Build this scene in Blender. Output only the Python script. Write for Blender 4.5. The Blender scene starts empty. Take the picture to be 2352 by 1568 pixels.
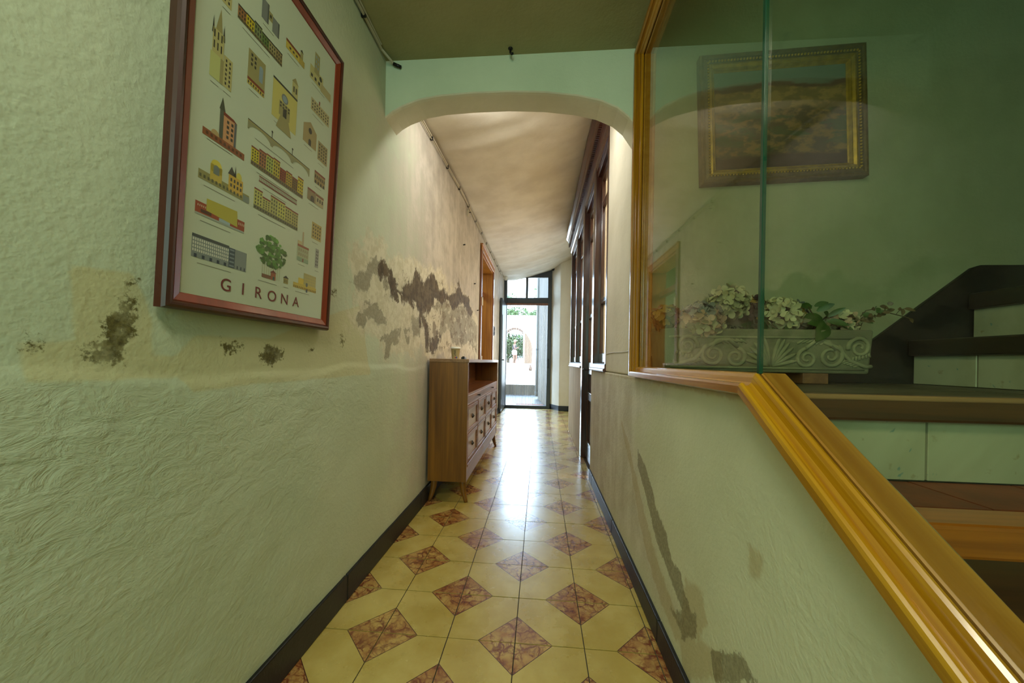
import bpy, bmesh, math, random
import numpy as np
from mathutils import Vector, Matrix, noise as mnoise
random.seed(7)
SC = bpy.context.scene
COL = SC.collection
R_ = math.radians

# ------------------------------------------------------------------ camera
cam_d = bpy.data.cameras.new('camera')
cam_d.sensor_fit = 'HORIZONTAL'; cam_d.sensor_width = 36.0
cam_d.lens = 810.0 / 2352.0 * 36.0
cam_d.shift_y = 45.0 / 2352.0
cam_d.clip_start = 0.02; cam_d.clip_end = 300
cam = bpy.data.objects.new('camera', cam_d); COL.objects.link(cam)
_yaw, _roll = R_(4.52), R_(1.0)
_fw = Vector((-math.sin(_yaw), math.cos(_yaw), 0)); _rt = Vector((math.cos(_yaw), math.sin(_yaw), 0)); _up = Vector((0, 0, 1))
_r = _rt * math.cos(_roll) + _up * math.sin(_roll); _u = _up * math.cos(_roll) - _rt * math.sin(_roll)
cam.matrix_world = Matrix(((_r.x, _u.x, -_fw.x, 0), (_r.y, _u.y, -_fw.y, 0), (_r.z, _u.z, -_fw.z, 1.0), (0, 0, 0, 1)))
SC.camera = cam

# ------------------------------------------------------------------ view, world, sun, lamps
SC.view_settings.view_transform = 'Standard'; SC.view_settings.look = 'None'
SC.view_settings.exposure = 0.30; SC.view_settings.gamma = 1.0
SC.view_settings.use_curve_mapping = False
SC.cycles.use_denoising = True
SC.cycles.max_bounces = 9; SC.cycles.use_adaptive_sampling = True; SC.cycles.adaptive_threshold = 0.02; SC.cycles.diffuse_bounces = 5; SC.cycles.glossy_bounces = 5
SC.cycles.transparent_max_bounces = 24; SC.cycles.transmission_bounces = 6
SC.cycles.caustics_reflective = False; SC.cycles.caustics_refractive = False
SC.cycles.sample_clamp_indirect = 6.0

W = bpy.data.worlds.new('world'); SC.world = W; W.use_nodes = True
_bg = W.node_tree.nodes['Background']; _bg.inputs[0].default_value = (0.54, 0.76, 1.0, 1); _bg.inputs[1].default_value = 15.0

def lamp(name, kind, loc, rot, energy, color=(1, 1, 1), size=None, size_y=None):
    d = bpy.data.lights.new(name, kind); d.energy = energy; d.color = color
    if kind == 'AREA':
        d.shape = 'RECTANGLE'; d.size = size; d.size_y = size_y or size
    o = bpy.data.objects.new(name, d); COL.objects.link(o); o.location = loc; o.rotation_euler = rot
    return o
sun = lamp('sun', 'SUN', (0, 0, 12), (R_(33), 0, R_(24)), 26.0, (0.96, 0.98, 1.0)); sun.data.angle = R_(0.6)
# ceiling light of the entrance, a little behind the viewer; window light from the street side; lamp of the side room and of the glazed room
lamp('entrance_ceiling_light', 'AREA', (-0.14, -0.32, 2.44), (R_(14), R_(6), 0), 19.0, (1.0, 0.955, 0.74), 0.55, 0.55)
lamp('entrance_window_light', 'AREA', (-0.25, -1.65, 1.65), (R_(82), 0, R_(-12)), 22.0, (0.54, 1.0, 0.86), 0.9, 1.2)
lamp('glazed_room_light', 'AREA', (1.9, 3.6, 2.6), (0, R_(30), 0), 260.0, (1.0, 0.90, 0.78), 1.2, 2.5)
lamp('side_room_light', 'AREA', (-2.0, 5.0, 2.6), (0, 0, 0), 24.0, (0.9, 1.0, 0.76), 0.8, 0.8)
lamp('corridor_arch_fill', 'AREA', (-0.15, 2.02, 2.56), (R_(30), 0, 0), 10.0, (1.0, 0.99, 0.94), 0.8, 0.10)  # added fill tucked above the arch, out of view, to brighten the corridor
lamp('corridor_end_fill', 'AREA', (0.63, 5.75, 1.25), (0, R_(92), R_(12)), 22.0, (1.0, 1.0, 0.98), 0.25, 0.4)  # added fill behind the partition end for the far corridor, no real fitting
p = lamp('door_daylight_portal', 'AREA', (-0.29, 7.72, 1.45), (R_(-90), 0, 0), 1.0, (1, 1, 1), 0.95, 2.75); p.data.cycles.is_portal = True

# ------------------------------------------------------------------ mesh helpers
class MB:
    def __init__(s): s.v = []; s.f = []; s.m = []
    def add(s, vs, fs, mi=0):
        o = len(s.v); s.v += [tuple(v) for v in vs]
        for f in fs: s.f.append(tuple(i + o for i in f)); s.m.append(mi)
        return s
    def box(s, x0, x1, y0, y1, z0, z1, mi=0):
        return s.add([(x0,y0,z0),(x1,y0,z0),(x1,y1,z0),(x0,y1,z0),(x0,y0,z1),(x1,y0,z1),(x1,y1,z1),(x0,y1,z1)],
              [(3,2,1,0),(4,5,6,7),(0,1,5,4),(1,2,6,5),(2,3,7,6),(3,0,4,7)], mi)
    def prism(s, pts, axis, a0, a1, mi=0):
        n = len(pts)
        def mk(p, a): return (a, p[0], p[1]) if axis == 'x' else ((p[0], a, p[1]) if axis == 'y' else (p[0], p[1], a))
        return s.add([mk(p, a0) for p in pts] + [mk(p, a1) for p in pts],
              [tuple(range(n))[::-1], tuple(range(n, 2*n))] + [(i, (i+1) % n, n + (i+1) % n, n + i) for i in range(n)], mi)
    def tube(s, pts, r, n=8, mi=0, caps=True):
        pts = [Vector(p) for p in pts]; rs = r if isinstance(r, (list, tuple)) else [r] * len(pts)
        rings = []; ref = None
        for i, p in enumerate(pts):
            t = (pts[min(i+1, len(pts)-1)] - pts[max(i-1, 0)]).normalized()
            if ref is None: ref = Vector((0,0,1)) if abs(t.z) < .9 else Vector((1,0,0))
            a = t.cross(ref).normalized(); b = a.cross(t).normalized(); ref = b
            rings.append([p + (a*math.cos(2*math.pi*k/n) + b*math.sin(2*math.pi*k/n)) * rs[i] for k in range(n)])
        vs = [v for ring in rings for v in ring]; fs = []
        for i in range(len(pts)-1):
            for k in range(n):
                fs.append((i*n+k, i*n+(k+1) % n, (i+1)*n+(k+1) % n, (i+1)*n+k))
        if caps: fs += [tuple(range(n))[::-1], tuple(range((len(pts)-1)*n, len(pts)*n))]
        return s.add(vs, fs, mi)
    def lathe(s, prof, c, n=20, mi=0, a0=0, a1=2*math.pi):
        vs = []; fs = []; k = len(prof)
        for i in range(n):
            a = 2*math.pi*i/n
            for r, z in prof: vs.append((c[0] + r*math.cos(a), c[1] + r*math.sin(a), c[2] + z))
        for i in range(n):
            j = (i+1) % n
            for q in range(k-1): fs.append((i*k+q, j*k+q, j*k+q+1, i*k+q+1))
        return s.add(vs, fs, mi)
    def ball(s, c, r, nu=10, nv=6, mi=0):
        sx, sy, sz = r if isinstance(r, (list, tuple)) else (r, r, r)
        vs = [(c[0], c[1], c[2] - sz)]; 
        for j in range(1, nv):
            t = -math.pi/2 + math.pi*j/nv
            for i in range(nu):
                a = 2*math.pi*i/nu; vs.append((c[0]+sx*math.cos(t)*math.cos(a), c[1]+sy*math.cos(t)*math.sin(a), c[2]+sz*math.sin(t)))
        vs.append((c[0], c[1], c[2]+sz)); fs = []
        for i in range(nu): fs.append((0, 1+(i+1) % nu, 1+i))
        for j in range(nv-2):
            for i in range(nu): fs.append((1+j*nu+i, 1+j*nu+(i+1) % nu, 1+(j+1)*nu+(i+1) % nu, 1+(j+1)*nu+i))
        L = len(vs)-1
        for i in range(nu): fs.append((L, 1+(nv-2)*nu+i, 1+(nv-2)*nu+(i+1) % nu))
        return s.add(vs, fs, mi)
    def build(s, name, mats, parent=None, smooth=False, bevel=0, local=False, origin=None, seg=2):
        me = bpy.data.meshes.new(name)
        V = np.array(s.v, dtype=float)
        loc = None
        if parent is not None:
            if not local: V = V - np.array(wpos(parent))
        else:
            loc = np.array(origin) if origin is not None else np.array([(V[:,0].min()+V[:,0].max())/2, (V[:,1].min()+V[:,1].max())/2, V[:,2].min()])
            V = V - loc
        me.from_pydata(V.tolist(), [], s.f)
        mats = mats if isinstance(mats, (list, tuple)) else [mats]
        for m in mats: me.materials.append(m)
        if len(mats) > 1: me.polygons.foreach_set('material_index', s.m)
        if smooth: me.polygons.foreach_set('use_smooth', [True]*len(me.polygons))
        me.update()
        o = bpy.data.objects.new(name, me); COL.objects.link(o)
        if parent is not None: o.parent = parent
        else: o.location = loc
        if bevel:
            b = o.modifiers.new('bevel', 'BEVEL'); b.width = bevel; b.segments = seg; b.limit_method = 'ANGLE'; b.angle_limit = R_(35); b.harden_normals = False
        return o
def wpos(o):
    p = Vector(o.location)
    while o.parent is not None: o = o.parent; p = p + Vector(o.location)
    return p
def fixn(o):
    bm = bmesh.new(); bm.from_mesh(o.data); bmesh.ops.recalc_face_normals(bm, faces=bm.faces); bm.to_mesh(o.data); bm.free(); return o
def thing(name, label, cat, loc=(0,0,0), group=None):
    o = bpy.data.objects.new(name, None); COL.objects.link(o); o.location = loc; o.empty_display_size = .05
    return tag(o, label, cat, group)
def tag(o, label, cat, group=None):
    o['label'] = label; o['category'] = cat
    if group: o['group'] = group
    return o
def struct(o, label=None):
    o['kind'] = 'structure'
    if label: o['label'] = label
    return o
def stuff(o): o['kind'] = 'stuff'; return o

# ------------------------------------------------------------------ materials
def lin(c):
    return tuple((x/12.92 if x <= .04045 else ((x+.055)/1.055)**2.4) for x in c)
def rgb(r, g, b): return lin((r/255., g/255., b/255.)) + (1.0,)
class NT:
    def __init__(s, name):
        s.mat = bpy.data.materials.new(name); s.mat.use_nodes = True; s.t = s.mat.node_tree; s.n = s.t.nodes; s.l = s.t.links
        s.b = s.n['Principled BSDF']; s.out = s.n['Material Output']
    def node(s, t, **k):
        x = s.n.new(t)
        for a, v in k.items(): setattr(x, a, v)
        return x
    def link(s, a, b): s.l.new(a, b); return s
    def val(s, sock, v):
        if hasattr(v, 'links') or isinstance(v, bpy.types.NodeSocket): s.l.new(v, sock)
        else: sock.default_value = v
    def coord(s, kind='pos', scale=(1,1,1), rot=(0,0,0), loc=(0,0,0)):
        o = s.node('ShaderNodeNewGeometry').outputs['Position'] if kind == 'pos' else s.node('ShaderNodeTexCoord').outputs[kind]
        if any(rot):
            r = s.node('ShaderNodeMapping'); r.inputs['Rotation'].default_value = rot; s.l.new(o, r.inputs['Vector']); o = r.outputs[0]
        m = s.node('ShaderNodeMapping'); m.inputs['Scale'].default_value = scale; m.inputs['Location'].default_value = loc
        s.l.new(o, m.inputs['Vector']); return m.outputs[0]
    def noise(s, vec, scale, detail=5, rough=.55, dist=0):
        x = s.node('ShaderNodeTexNoise'); x.inputs['Scale'].default_value = scale; x.inputs['Detail'].default_value = detail
        x.inputs['Roughness'].default_value = rough; x.inputs['Distortion'].default_value = dist
        s.l.new(vec, x.inputs['Vector']); return x.outputs['Fac']
    def voro(s, vec, scale, feature='F1', out='Distance'):
        x = s.node('ShaderNodeTexVoronoi', feature=feature); x.inputs['Scale'].default_value = scale
        s.l.new(vec, x.inputs['Vector']); return x.outputs[out]
    def math(s, op, a, b=0.0, c=None, clamp=False):
        x = s.node('ShaderNodeMath', operation=op, use_clamp=clamp); s.val(x.inputs[0], a); s.val(x.inputs[1], b)
        if c is not None: s.val(x.inputs[2], c)
        return x.outputs[0]
    def ramp(s, f, lo, hi, smooth=True):
        x = s.node('ShaderNodeMapRange', interpolation_type='SMOOTHSTEP' if smooth else 'LINEAR')
        s.val(x.inputs[0], f); s.val(x.inputs[1], lo); s.val(x.inputs[2], hi); return x.outputs[0]
    def mix(s, f, a, b):
        x = s.node('ShaderNodeMix', data_type='RGBA'); s.val(x.inputs[0], f); s.val(x.inputs[6], a); s.val(x.inputs[7], b); return x.outputs[2]
    def attr(s, name): return s.node('ShaderNodeAttribute', attribute_name=name).outputs['Fac']
    def sep(s, v):
        x = s.node('ShaderNodeSeparateXYZ'); s.l.new(v, x.inputs[0]); return x.outputs
    def bump(s, h, strength=.3, dist=.01, normal=None):
        x = s.node('ShaderNodeBump'); x.inputs['Strength'].default_value = strength; x.inputs['Distance'].default_value = dist
        s.val(x.inputs['Height'], h)
        if normal is not None: s.l.new(normal, x.inputs['Normal'])
        s.l.new(x.outputs[0], s.b.inputs['Normal']); return x.outputs[0]
    def col(s, c): s.val(s.b.inputs['Base Color'], c); return s
    def rough(s, r): s.val(s.b.inputs['Roughness'], r); return s
def plain(name, c, rough=.5, metal=0.0, var=0.0, vs=8.0, bump=0.0, bs=60.0, spec=.5):
    m = NT(name); m.rough(rough); m.b.inputs['Metallic'].default_value = metal; m.b.inputs['Specular IOR Level'].default_value = spec
    if var:
        d = tuple(x*(1-var) for x in c[:3]) + (1,)
        m.col(m.mix(m.ramp(m.noise(m.coord(), vs), .3, .7), d, c))
    else: m.col(c)
    if bump: m.bump(m.noise(m.coord(), bs, 4), bump, .004)
    return m.mat
def wood(name, c1, c2, axis='z', rough=.35, sc=1.0, coat=0.0, kind='pos', streak=.5, tilt=0.0):
    m = NT(name); s = [18*sc, 18*sc, 18*sc]; s['xyz'.index(axis)] = 1.1*sc
    v = m.coord(kind, tuple(s), (tilt, 0, 0)); n1 = m.noise(v, 1.0, 6, .6, .4)
    s2 = [90*sc, 90*sc, 90*sc]; s2['xyz'.index(axis)] = 3*sc
    n2 = m.noise(m.coord(kind, tuple(s2), (tilt, 0, 0)), 1.0, 3)
    f = m.math('ADD', m.math('MULTIPLY', n1, .7), m.math('MULTIPLY', n2, .3))
    m.col(m.mix(m.ramp(f, .5-streak*.3, .5+streak*.3), c1, c2)); m.rough(rough)
    m.b.inputs['Coat Weight'].default_value = coat; m.b.inputs['Coat Roughness'].default_value = .12
    m.bump(n2, .06, .002); return m.mat
def plaster(name, c1, c2, streak=0.25, b1=.35, rough=.75, bs=70., lump=0.0):
    m = NT(name); v = m.coord()
    n1 = m.noise(v, 2.2, 6, .6); n2 = m.noise(m.coord('pos', (9, 9, 1.2)), 1.0, 5)
    f = m.math('ADD', m.math('MULTIPLY', n1, 1-streak), m.math('MULTIPLY', n2, streak))
    m.col(m.mix(m.ramp(f, .33, .67), c1, c2)); m.rough(rough); m.b.inputs['Specular IOR Level'].default_value = .25
    h = m.math('ADD', m.noise(v, bs, 4, .6), m.math('MULTIPLY', m.noise(v, bs*.25, 3), .8))
    m.bump(h, b1, .004); return m.mat

GREEN1, GREEN2 = rgb(186, 194, 164), rgb(197, 203, 174)
BEIGE1, BEIGE2 = rgb(184, 174, 156), rgb(204, 195, 178)
M = {}
M['green_wall'] = plaster('green_plaster', GREEN1, GREEN2, .2, .3)
M['beige_wall'] = plaster('beige_plaster', BEIGE1, BEIGE2, .3, .25)
M['soffit'] = plaster('soffit_plaster', rgb(202, 195, 172), rgb(216, 209, 188), .1, .3, .8, 40)
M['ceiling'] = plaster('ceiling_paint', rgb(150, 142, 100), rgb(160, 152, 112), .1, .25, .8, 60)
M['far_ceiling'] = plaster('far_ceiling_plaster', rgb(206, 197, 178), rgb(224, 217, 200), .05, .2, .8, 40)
M['stair_wall'] = plaster('stair_wall_plaster', rgb(146, 148, 110), rgb(162, 163, 126), .15, .3, .8, 60)
M['white_wall'] = plaster('white_plaster', rgb(222, 214, 196), rgb(234, 228, 212), .3, .2)
M['stone'] = plain('black_stone', rgb(17, 16, 14), .45, 0, .5, 14, .25, 90)
M['black_skirt'] = plain('black_paint', rgb(13, 14, 12), .5, 0, .4, 9, .15, 60, .3)
M['orange_wood'] = wood('varnished_pine', rgb(156, 98, 24), rgb(196, 140, 52), 'y', .25, 1.0, .6)
M['rail_wood'] = wood('varnished_pine_rail', rgb(152, 94, 6), rgb(194, 140, 20), 'y', .25, 1.0, .6, 'pos', .5, R_(-34.2))
M['board_wood'] = wood('pale_varnished_board', rgb(168, 106, 34), rgb(200, 140, 58), 'y', .4, 1.0, .15, 'pos', .6, R_(-34.2))
M['lit_edge'] = wood('lit_edge', rgb(140, 100, 62), rgb(168, 126, 84), 'x', .4)  # pale tone painting the light caught on the landing edge
M['orange_wood_v'] = wood('varnished_pine_upright', rgb(140, 86, 8), rgb(184, 126, 20), 'z', .25, 1.0, .5)
M['teak'] = wood('striped_teak', rgb(88, 50, 6), rgb(140, 90, 20), 'z', .38, .8, .1, 'pos', .75)
M['teak_y'] = wood('brown_teak', rgb(92, 52, 26), rgb(140, 88, 46), 'y', .38, 1.0, .15)
M['drawer_face'] = wood('worn_pale_teak', rgb(120, 84, 54), rgb(150, 112, 78), 'y', .3, 1.0, .35)
M['dark_wood'] = wood('dark_mahogany', rgb(40, 17, 9), rgb(66, 30, 17), 'z', .28, 1.0, .3)
M['dark_wood_y'] = wood('dark_mahogany_long', rgb(50, 22, 14), rgb(88, 44, 28), 'y', .3, 1.0, .3)
M['red_frame'] = wood('red_brown_frame', rgb(118, 42, 20), rgb(138, 52, 26), 'z', .35, .6, .25)
M['red_frame_dark'] = wood('dark_red_frame', rgb(46, 15, 7), rgb(74, 26, 12), 'z', .3, .6, .25)
M['door_wood'] = wood('honey_door_wood', rgb(136, 82, 24), rgb(172, 114, 44), 'z', .4, 1.0, .1)
M['brown_casing'] = wood('brown_casing', rgb(96, 52, 26), rgb(126, 74, 38), 'z', .35, 1.0, .2)
M['iron'] = plain('grey_painted_iron', rgb(58, 64, 68), .4, 0, .2, 6, .1, 50)
M['iron_black'] = plain('black_iron', rgb(20, 18, 16), .45, .3)
M['white_plastic'] = plain('white_plastic', rgb(222, 218, 205), .35)
M['cable'] = plain('painted_cable', rgb(176, 166, 140), .5)
M['black'] = plain('black_plastic', rgb(18, 18, 20), .4)
M['paper'] = plain('poster_paper', rgb(192, 201, 176), .42, 0, .05, 3, 0)
M['grout'] = plain('dirty_grout', rgb(62, 50, 32), .8, 0, .4, 20)
M['bead'] = plain('bead_string', rgb(196, 190, 176), .4)
M['terracotta'] = plain('terracotta', rgb(136, 60, 30), .5, 0, .35, 12, .2, 40)
M['landing_tile'] = plain('worn_landing_tile', rgb(92, 80, 56), .5, 0, .3, 10, .2, 40)
M['nosing_dark'] = wood('dark_step_nosing', rgb(58, 30, 14), rgb(92, 54, 26), 'x', .35, 1.0, .3)
M['nosing_black'] = wood('blackened_step_nosing', rgb(18, 13, 8), rgb(34, 24, 13), 'y', .4, 1.0, .1)
M['nosing_orange'] = wood('orange_step_nosing', rgb(150, 76, 10), rgb(188, 102, 20), 'x', .3, 1.0, .4)
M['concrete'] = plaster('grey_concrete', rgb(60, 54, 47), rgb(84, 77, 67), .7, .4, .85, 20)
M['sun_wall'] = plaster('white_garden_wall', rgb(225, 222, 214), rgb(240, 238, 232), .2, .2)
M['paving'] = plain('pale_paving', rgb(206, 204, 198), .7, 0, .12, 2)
M['shade_paving'] = plain('shaded_grey_tiles', rgb(54, 57, 62), .5, 0, .3, 3)  # grey tiles, coloured darker still so this strip reads as shaded
M['brick_arch'] = plain('ochre_brick', rgb(54, 34, 18), .8, 0, .3, 12, .3, 40)
M['tan_wood'] = wood('tan_gate_wood', rgb(54, 38, 20), rgb(68, 49, 28), 'z', .6)
M['pipe_paint'] = plain('grey_pipe_paint', rgb(112, 110, 106), .5)
M['white_paint'] = plain('white_paint', rgb(232, 234, 234), .4)
M['gold'] = plain('old_gilding', rgb(188, 150, 40), .3, .6, .35, 30, .3, 120)
M['gold_dark'] = plain('dull_gilding', rgb(108, 88, 34), .45, .4, .4, 40, .4, 140)
M['soil'] = plain('dark_soil', rgb(34, 30, 20), .9, 0, .5, 40, .5, 60)
M['relief_stone'] = plain('lit_carved_stone', rgb(150, 146, 110), .85, 0, .25, 9, .5, 120)  # lighter than the body, so light on the relief is in the colour
M['stone_trough'] = plain('shaded_cast_stone', rgb(126, 123, 91), .85, 0, .3, 9, .6, 120)  # body darkened to paint the shade in the recesses of the carving
M['leaf'] = plain('green_leaf', rgb(62, 92, 34), .45, 0, .4, 20)
M['leaf_red'] = plain('reddish_leaf', rgb(104, 84, 46), .5, 0, .5, 40)
M['moss'] = plain('dry_moss', rgb(62, 62, 36), .8, 0, .5, 40)
M['stem'] = plain('brown_stem', rgb(74, 62, 36), .6)
M['skin'] = plain('skin', rgb(84, 48, 34), .5)
M['navy'] = plain('navy_cloth', rgb(9, 11, 24), .8)
M['white_cloth'] = plain('white_cloth', rgb(228, 226, 224), .8)
M['hair'] = plain('fair_hair', rgb(110, 86, 66), .6)
M['hedge'] = plain('hedge_leaves', rgb(36, 64, 16), .6, 0, .55, 3.0)
M['tree_leaf'] = plain('tree_leaves', rgb(44, 76, 20), .6, 0, .5, 2.0)
M['bark'] = plain('bark', rgb(92, 76, 58), .8, 0, .3, 8)
M['mat'] = plain('reddish_doormat', rgb(112, 66, 54), .95, 0, .3, 40)
M['cup'] = plain('cup_paper', rgb(176, 158, 112), .5)
M['cup_print'] = plain('cup_print', rgb(60, 50, 40), .5)
M['red_print'] = plain('red_print', rgb(170, 50, 50), .5)
M['blue_print'] = plain('blue_print', rgb(50, 90, 160), .5)

def glass(name, tint, refl=1.0, rough=0.0, diffuse=0.0, dcol=(.8,.8,.7,1), bumpy=0.0, base=.014):
    m = NT(name); m.n.remove(m.b)
    tr = m.node('ShaderNodeBsdfTransparent'); tr.inputs[0].default_value = tint
    gl = m.node('ShaderNodeBsdfGlossy'); gl.inputs['Roughness'].default_value = rough; gl.inputs['Color'].default_value = (1,1,1,1)
    lw = m.node('ShaderNodeLayerWeight'); lw.inputs['Blend'].default_value = .5
    p5 = m.math('POWER', lw.outputs['Facing'], 5.0)
    f = m.math('MULTIPLY', m.math('ADD', m.math('MULTIPLY', p5, 1-base), base), refl, clamp=True)
    if bumpy:
        b = m.node('ShaderNodeBump'); b.inputs['Strength'].default_value = bumpy; b.inputs['Distance'].default_value = .004
        m.l.new(m.voro(m.coord(), 110), b.inputs['Height']); m.l.new(b.outputs[0], gl.inputs['Normal'])
    base_sh = tr.outputs[0]
    if diffuse:
        df = m.node('ShaderNodeBsdfTranslucent'); df.inputs[0].default_value = dcol
        d2 = m.node('ShaderNodeBsdfDiffuse'); d2.inputs[0].default_value = dcol
        if bumpy: m.l.new(b.outputs[0], d2.inputs['Normal']); m.l.new(b.outputs[0], df.inputs['Normal'])
        ad = m.node('ShaderNodeMixShader'); ad.inputs[0].default_value = .5; m.l.new(df.outputs[0], ad.inputs[1]); m.l.new(d2.outputs[0], ad.inputs[2])
        mx = m.node('ShaderNodeMixShader'); mx.inputs[0].default_value = diffuse; m.l.new(base_sh, mx.inputs[1]); m.l.new(ad.outputs[0], mx.inputs[2]); base_sh = mx.outputs[0]
    mx = m.node('ShaderNodeMixShader'); m.l.new(f, mx.inputs[0]); m.l.new(base_sh, mx.inputs[1]); m.l.new(gl.outputs[0], mx.inputs[2])
    m.l.new(mx.outputs[0], m.out.inputs[0]); return m.mat
M['pane'] = glass('clear_pane', (.95, .97, .90, 1))
M['pane_edge'] = plain('green_glass_edge', rgb(22, 70, 52), .12, 0)
M['textured_pane'] = glass('textured_pane', (.9, .86, .76, 1), 1.0, .12, .55, (.80, .72, .55, 1), .5)
M['transom_pane'] = glass('transom_pane', (.97, .98, .98, 1), .7)

# ------------------------------------------------------------------ setting: walls with their stains (a mask per kind of damage, in wall coordinates y, z)
BARE=[[(1.532,1.453),(1.628,1.486),(1.664,1.465),(1.752,1.449),(1.781,1.41),(1.88,1.433),(1.898,1.382),(1.838,1.376),(1.757,1.33),(1.704,1.37),(1.642,1.416),(1.588,1.366),(1.558,1.308),(1.47,1.29),(1.397,1.317),(1.486,1.371),(1.54,1.39)],[(1.472,1.209),(1.55,1.241),(1.697,1.247),(1.736,1.219),(1.594,1.195),(1.523,1.152),(1.474,1.147)],[(1.714,1.11),(1.833,1.16),(1.938,1.17),(1.925,1.106),(1.822,1.07),(1.797,1.005),(1.744,1.004),(1.754,1.084),(1.702,1.098)],[(1.987,1.168),(2.074,1.182),(2.068,1.101),(2.024,1.112)],[(2.126,1.242),(2.266,1.288),(2.252,1.148),(2.15,1.148)],[(2.526,1.386),(2.691,1.481),(3.112,1.477),(3.619,1.579),(3.984,1.51),(4.348,1.433),(4.382,1.087),(3.884,1.2),(3.448,1.132),(3.134,1.159),(3.008,1.287),(2.681,1.152),(2.763,1.334)],[(1.529,1.257),(1.614,1.261),(1.71,1.216),(1.789,1.214),(1.764,1.165),(1.639,1.185),(1.552,1.195)]]
CREAM=[[(1.415,1.298),(1.418,1.462),(1.524,1.545),(1.695,1.595),(1.776,1.519),(2.089,1.623),(2.385,1.641),(2.708,1.71),(2.912,1.633),(3.403,1.718),(3.843,1.664),(4.38,1.506),(4.466,1.046),(2.394,1.019),(2.364,1.148),(2.118,1.029),(1.825,1.011),(1.719,0.999),(1.703,1.093),(1.555,1.099),(1.438,1.138)],[(1.925,1.474),(1.932,1.307),(2.161,1.33),(2.5,1.366),(2.764,1.05),(2.468,1.028),(2.412,1.136),(2.197,1.016),(2.007,1.098),(1.845,1.209),(1.785,1.318)]]
DARK=[[(1.958,1.438),(2.041,1.496),(2.096,1.476),(2.17,1.549),(2.299,1.5),(2.411,1.594),(2.597,1.589),(2.749,1.545),(2.989,1.563),(3.267,1.668),(3.352,1.761),(3.456,1.663),(3.784,1.653),(4.045,1.57),(3.984,1.51),(3.514,1.573),(3.151,1.493),(2.784,1.498),(2.605,1.449),(2.473,1.386),(2.378,1.318),(2.264,1.331),(2.179,1.368),(2.047,1.359),(1.98,1.328),(1.953,1.374)],[(2.265,1.31),(2.38,1.279),(2.458,1.202),(2.489,1.1),(2.414,1.105),(2.361,1.193),(2.279,1.253)],[(2.489,1.1),(2.567,1.145),(2.725,1.181),(2.683,1.117),(2.544,1.062)],[(1.676,1.454),(1.738,1.474),(1.766,1.43),(1.895,1.436),(1.884,1.348),(1.756,1.353),(1.703,1.414)]]
YELLOW=[[(0.531,1.147),(0.623,1.158),(0.646,1.111),(0.662,1.066),(0.662,0.968),(0.558,0.966),(0.507,0.99),(0.51,1.014),(0.542,1.022),(0.538,1.05)],[(0.475,1.015),(0.557,1.019),(0.668,0.999),(0.73,0.992),(0.751,0.957),(0.594,0.951),(0.482,0.955)],[(0.752,1.046),(0.975,1.057),(1.5,1.236),(1.591,0.925),(0.945,0.924),(0.744,0.917),(0.695,0.977)]]
MOLD=[[(0.607,1.14),(0.628,1.142),(0.624,1.129),(0.628,1.106),(0.629,1.033),(0.613,1.003),(0.611,0.979),(0.584,0.977),(0.564,0.977),(0.549,0.988),(0.557,0.997),(0.547,1.01),(0.56,1.024),(0.571,1.02),(0.585,1.037),(0.585,1.055),(0.576,1.063),(0.59,1.081),(0.588,1.097),(0.609,1.107),(0.613,1.122)],[(0.478,1.022),(0.487,1.033),(0.495,1.024),(0.505,1.016),(0.495,1.014),(0.493,1.0),(0.479,1.005)],[(0.529,1.007),(0.54,1.01),(0.54,1.001),(0.531,1.001)],[(0.891,1.027),(0.879,1.009),(0.851,1.001),(0.824,1.008),(0.813,1.024),(0.823,1.041),(0.85,1.05),(0.878,1.045)],[(1.034,1.007),(1.02,0.984),(0.985,0.975),(0.952,0.984),(0.939,1.005),(0.951,1.026),(0.983,1.037),(1.018,1.029)],[(1.109,1.053),(1.102,1.038),(1.086,1.032),(1.07,1.037),(1.064,1.05),(1.07,1.064),(1.085,1.071),(1.102,1.066)],[(1.18,1.023),(1.175,1.013),(1.164,1.009),(1.152,1.013),(1.147,1.022),(1.151,1.032),(1.163,1.036),(1.175,1.033)],[(1.082,1.184),(1.071,1.164),(1.044,1.152),(1.017,1.155),(1.006,1.171),(1.017,1.189),(1.043,1.201),(1.07,1.199)],[(1.388,1.076),(1.38,1.048),(1.358,1.035),(1.335,1.046),(1.326,1.072),(1.334,1.099),(1.355,1.112),(1.378,1.103)],[(1.314,1.257),(1.306,1.239),(1.286,1.229),(1.266,1.232),(1.258,1.246),(1.265,1.264),(1.285,1.275),(1.305,1.272)],[(0.506,1.021),(0.502,1.006),(0.492,1.0),(0.482,1.006),(0.477,1.019),(0.481,1.034),(0.491,1.041),(0.501,1.036)]]
RDARK=[[(1.634,0.61),(1.506,0.573),(1.406,0.502),(1.36,0.449),(1.261,0.414),(1.207,0.354),(1.13,0.351),(1.1,0.313),(1.06,0.296),(1.033,0.252),(1.081,0.183),(1.114,0.157),(1.118,0.245),(1.187,0.275),(1.274,0.304),(1.375,0.337),(1.422,0.379),(1.499,0.452),(1.63,0.536)],[(0.943,0.271),(0.808,0.371),(0.746,0.362),(0.918,0.206)],[(1.211,0.183),(1.02,0.305),(1.017,0.235),(1.104,0.179)]]
RTAN=[[(1.994,0.706),(1.822,0.62),(1.674,0.497),(1.494,0.362),(1.351,0.274),(1.168,0.209),(1.081,0.178),(1.164,0.123),(1.324,0.153),(1.46,0.212),(1.601,0.315),(1.739,0.477),(1.899,0.603)],[(0.791,0.613),(0.733,0.635),(0.738,0.576),(0.778,0.551)],[(1.102,0.357),(0.993,0.393),(0.959,0.323),(1.021,0.23),(0.891,0.305),(0.877,0.246),(1.102,0.043),(1.136,0.163)]]
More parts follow.
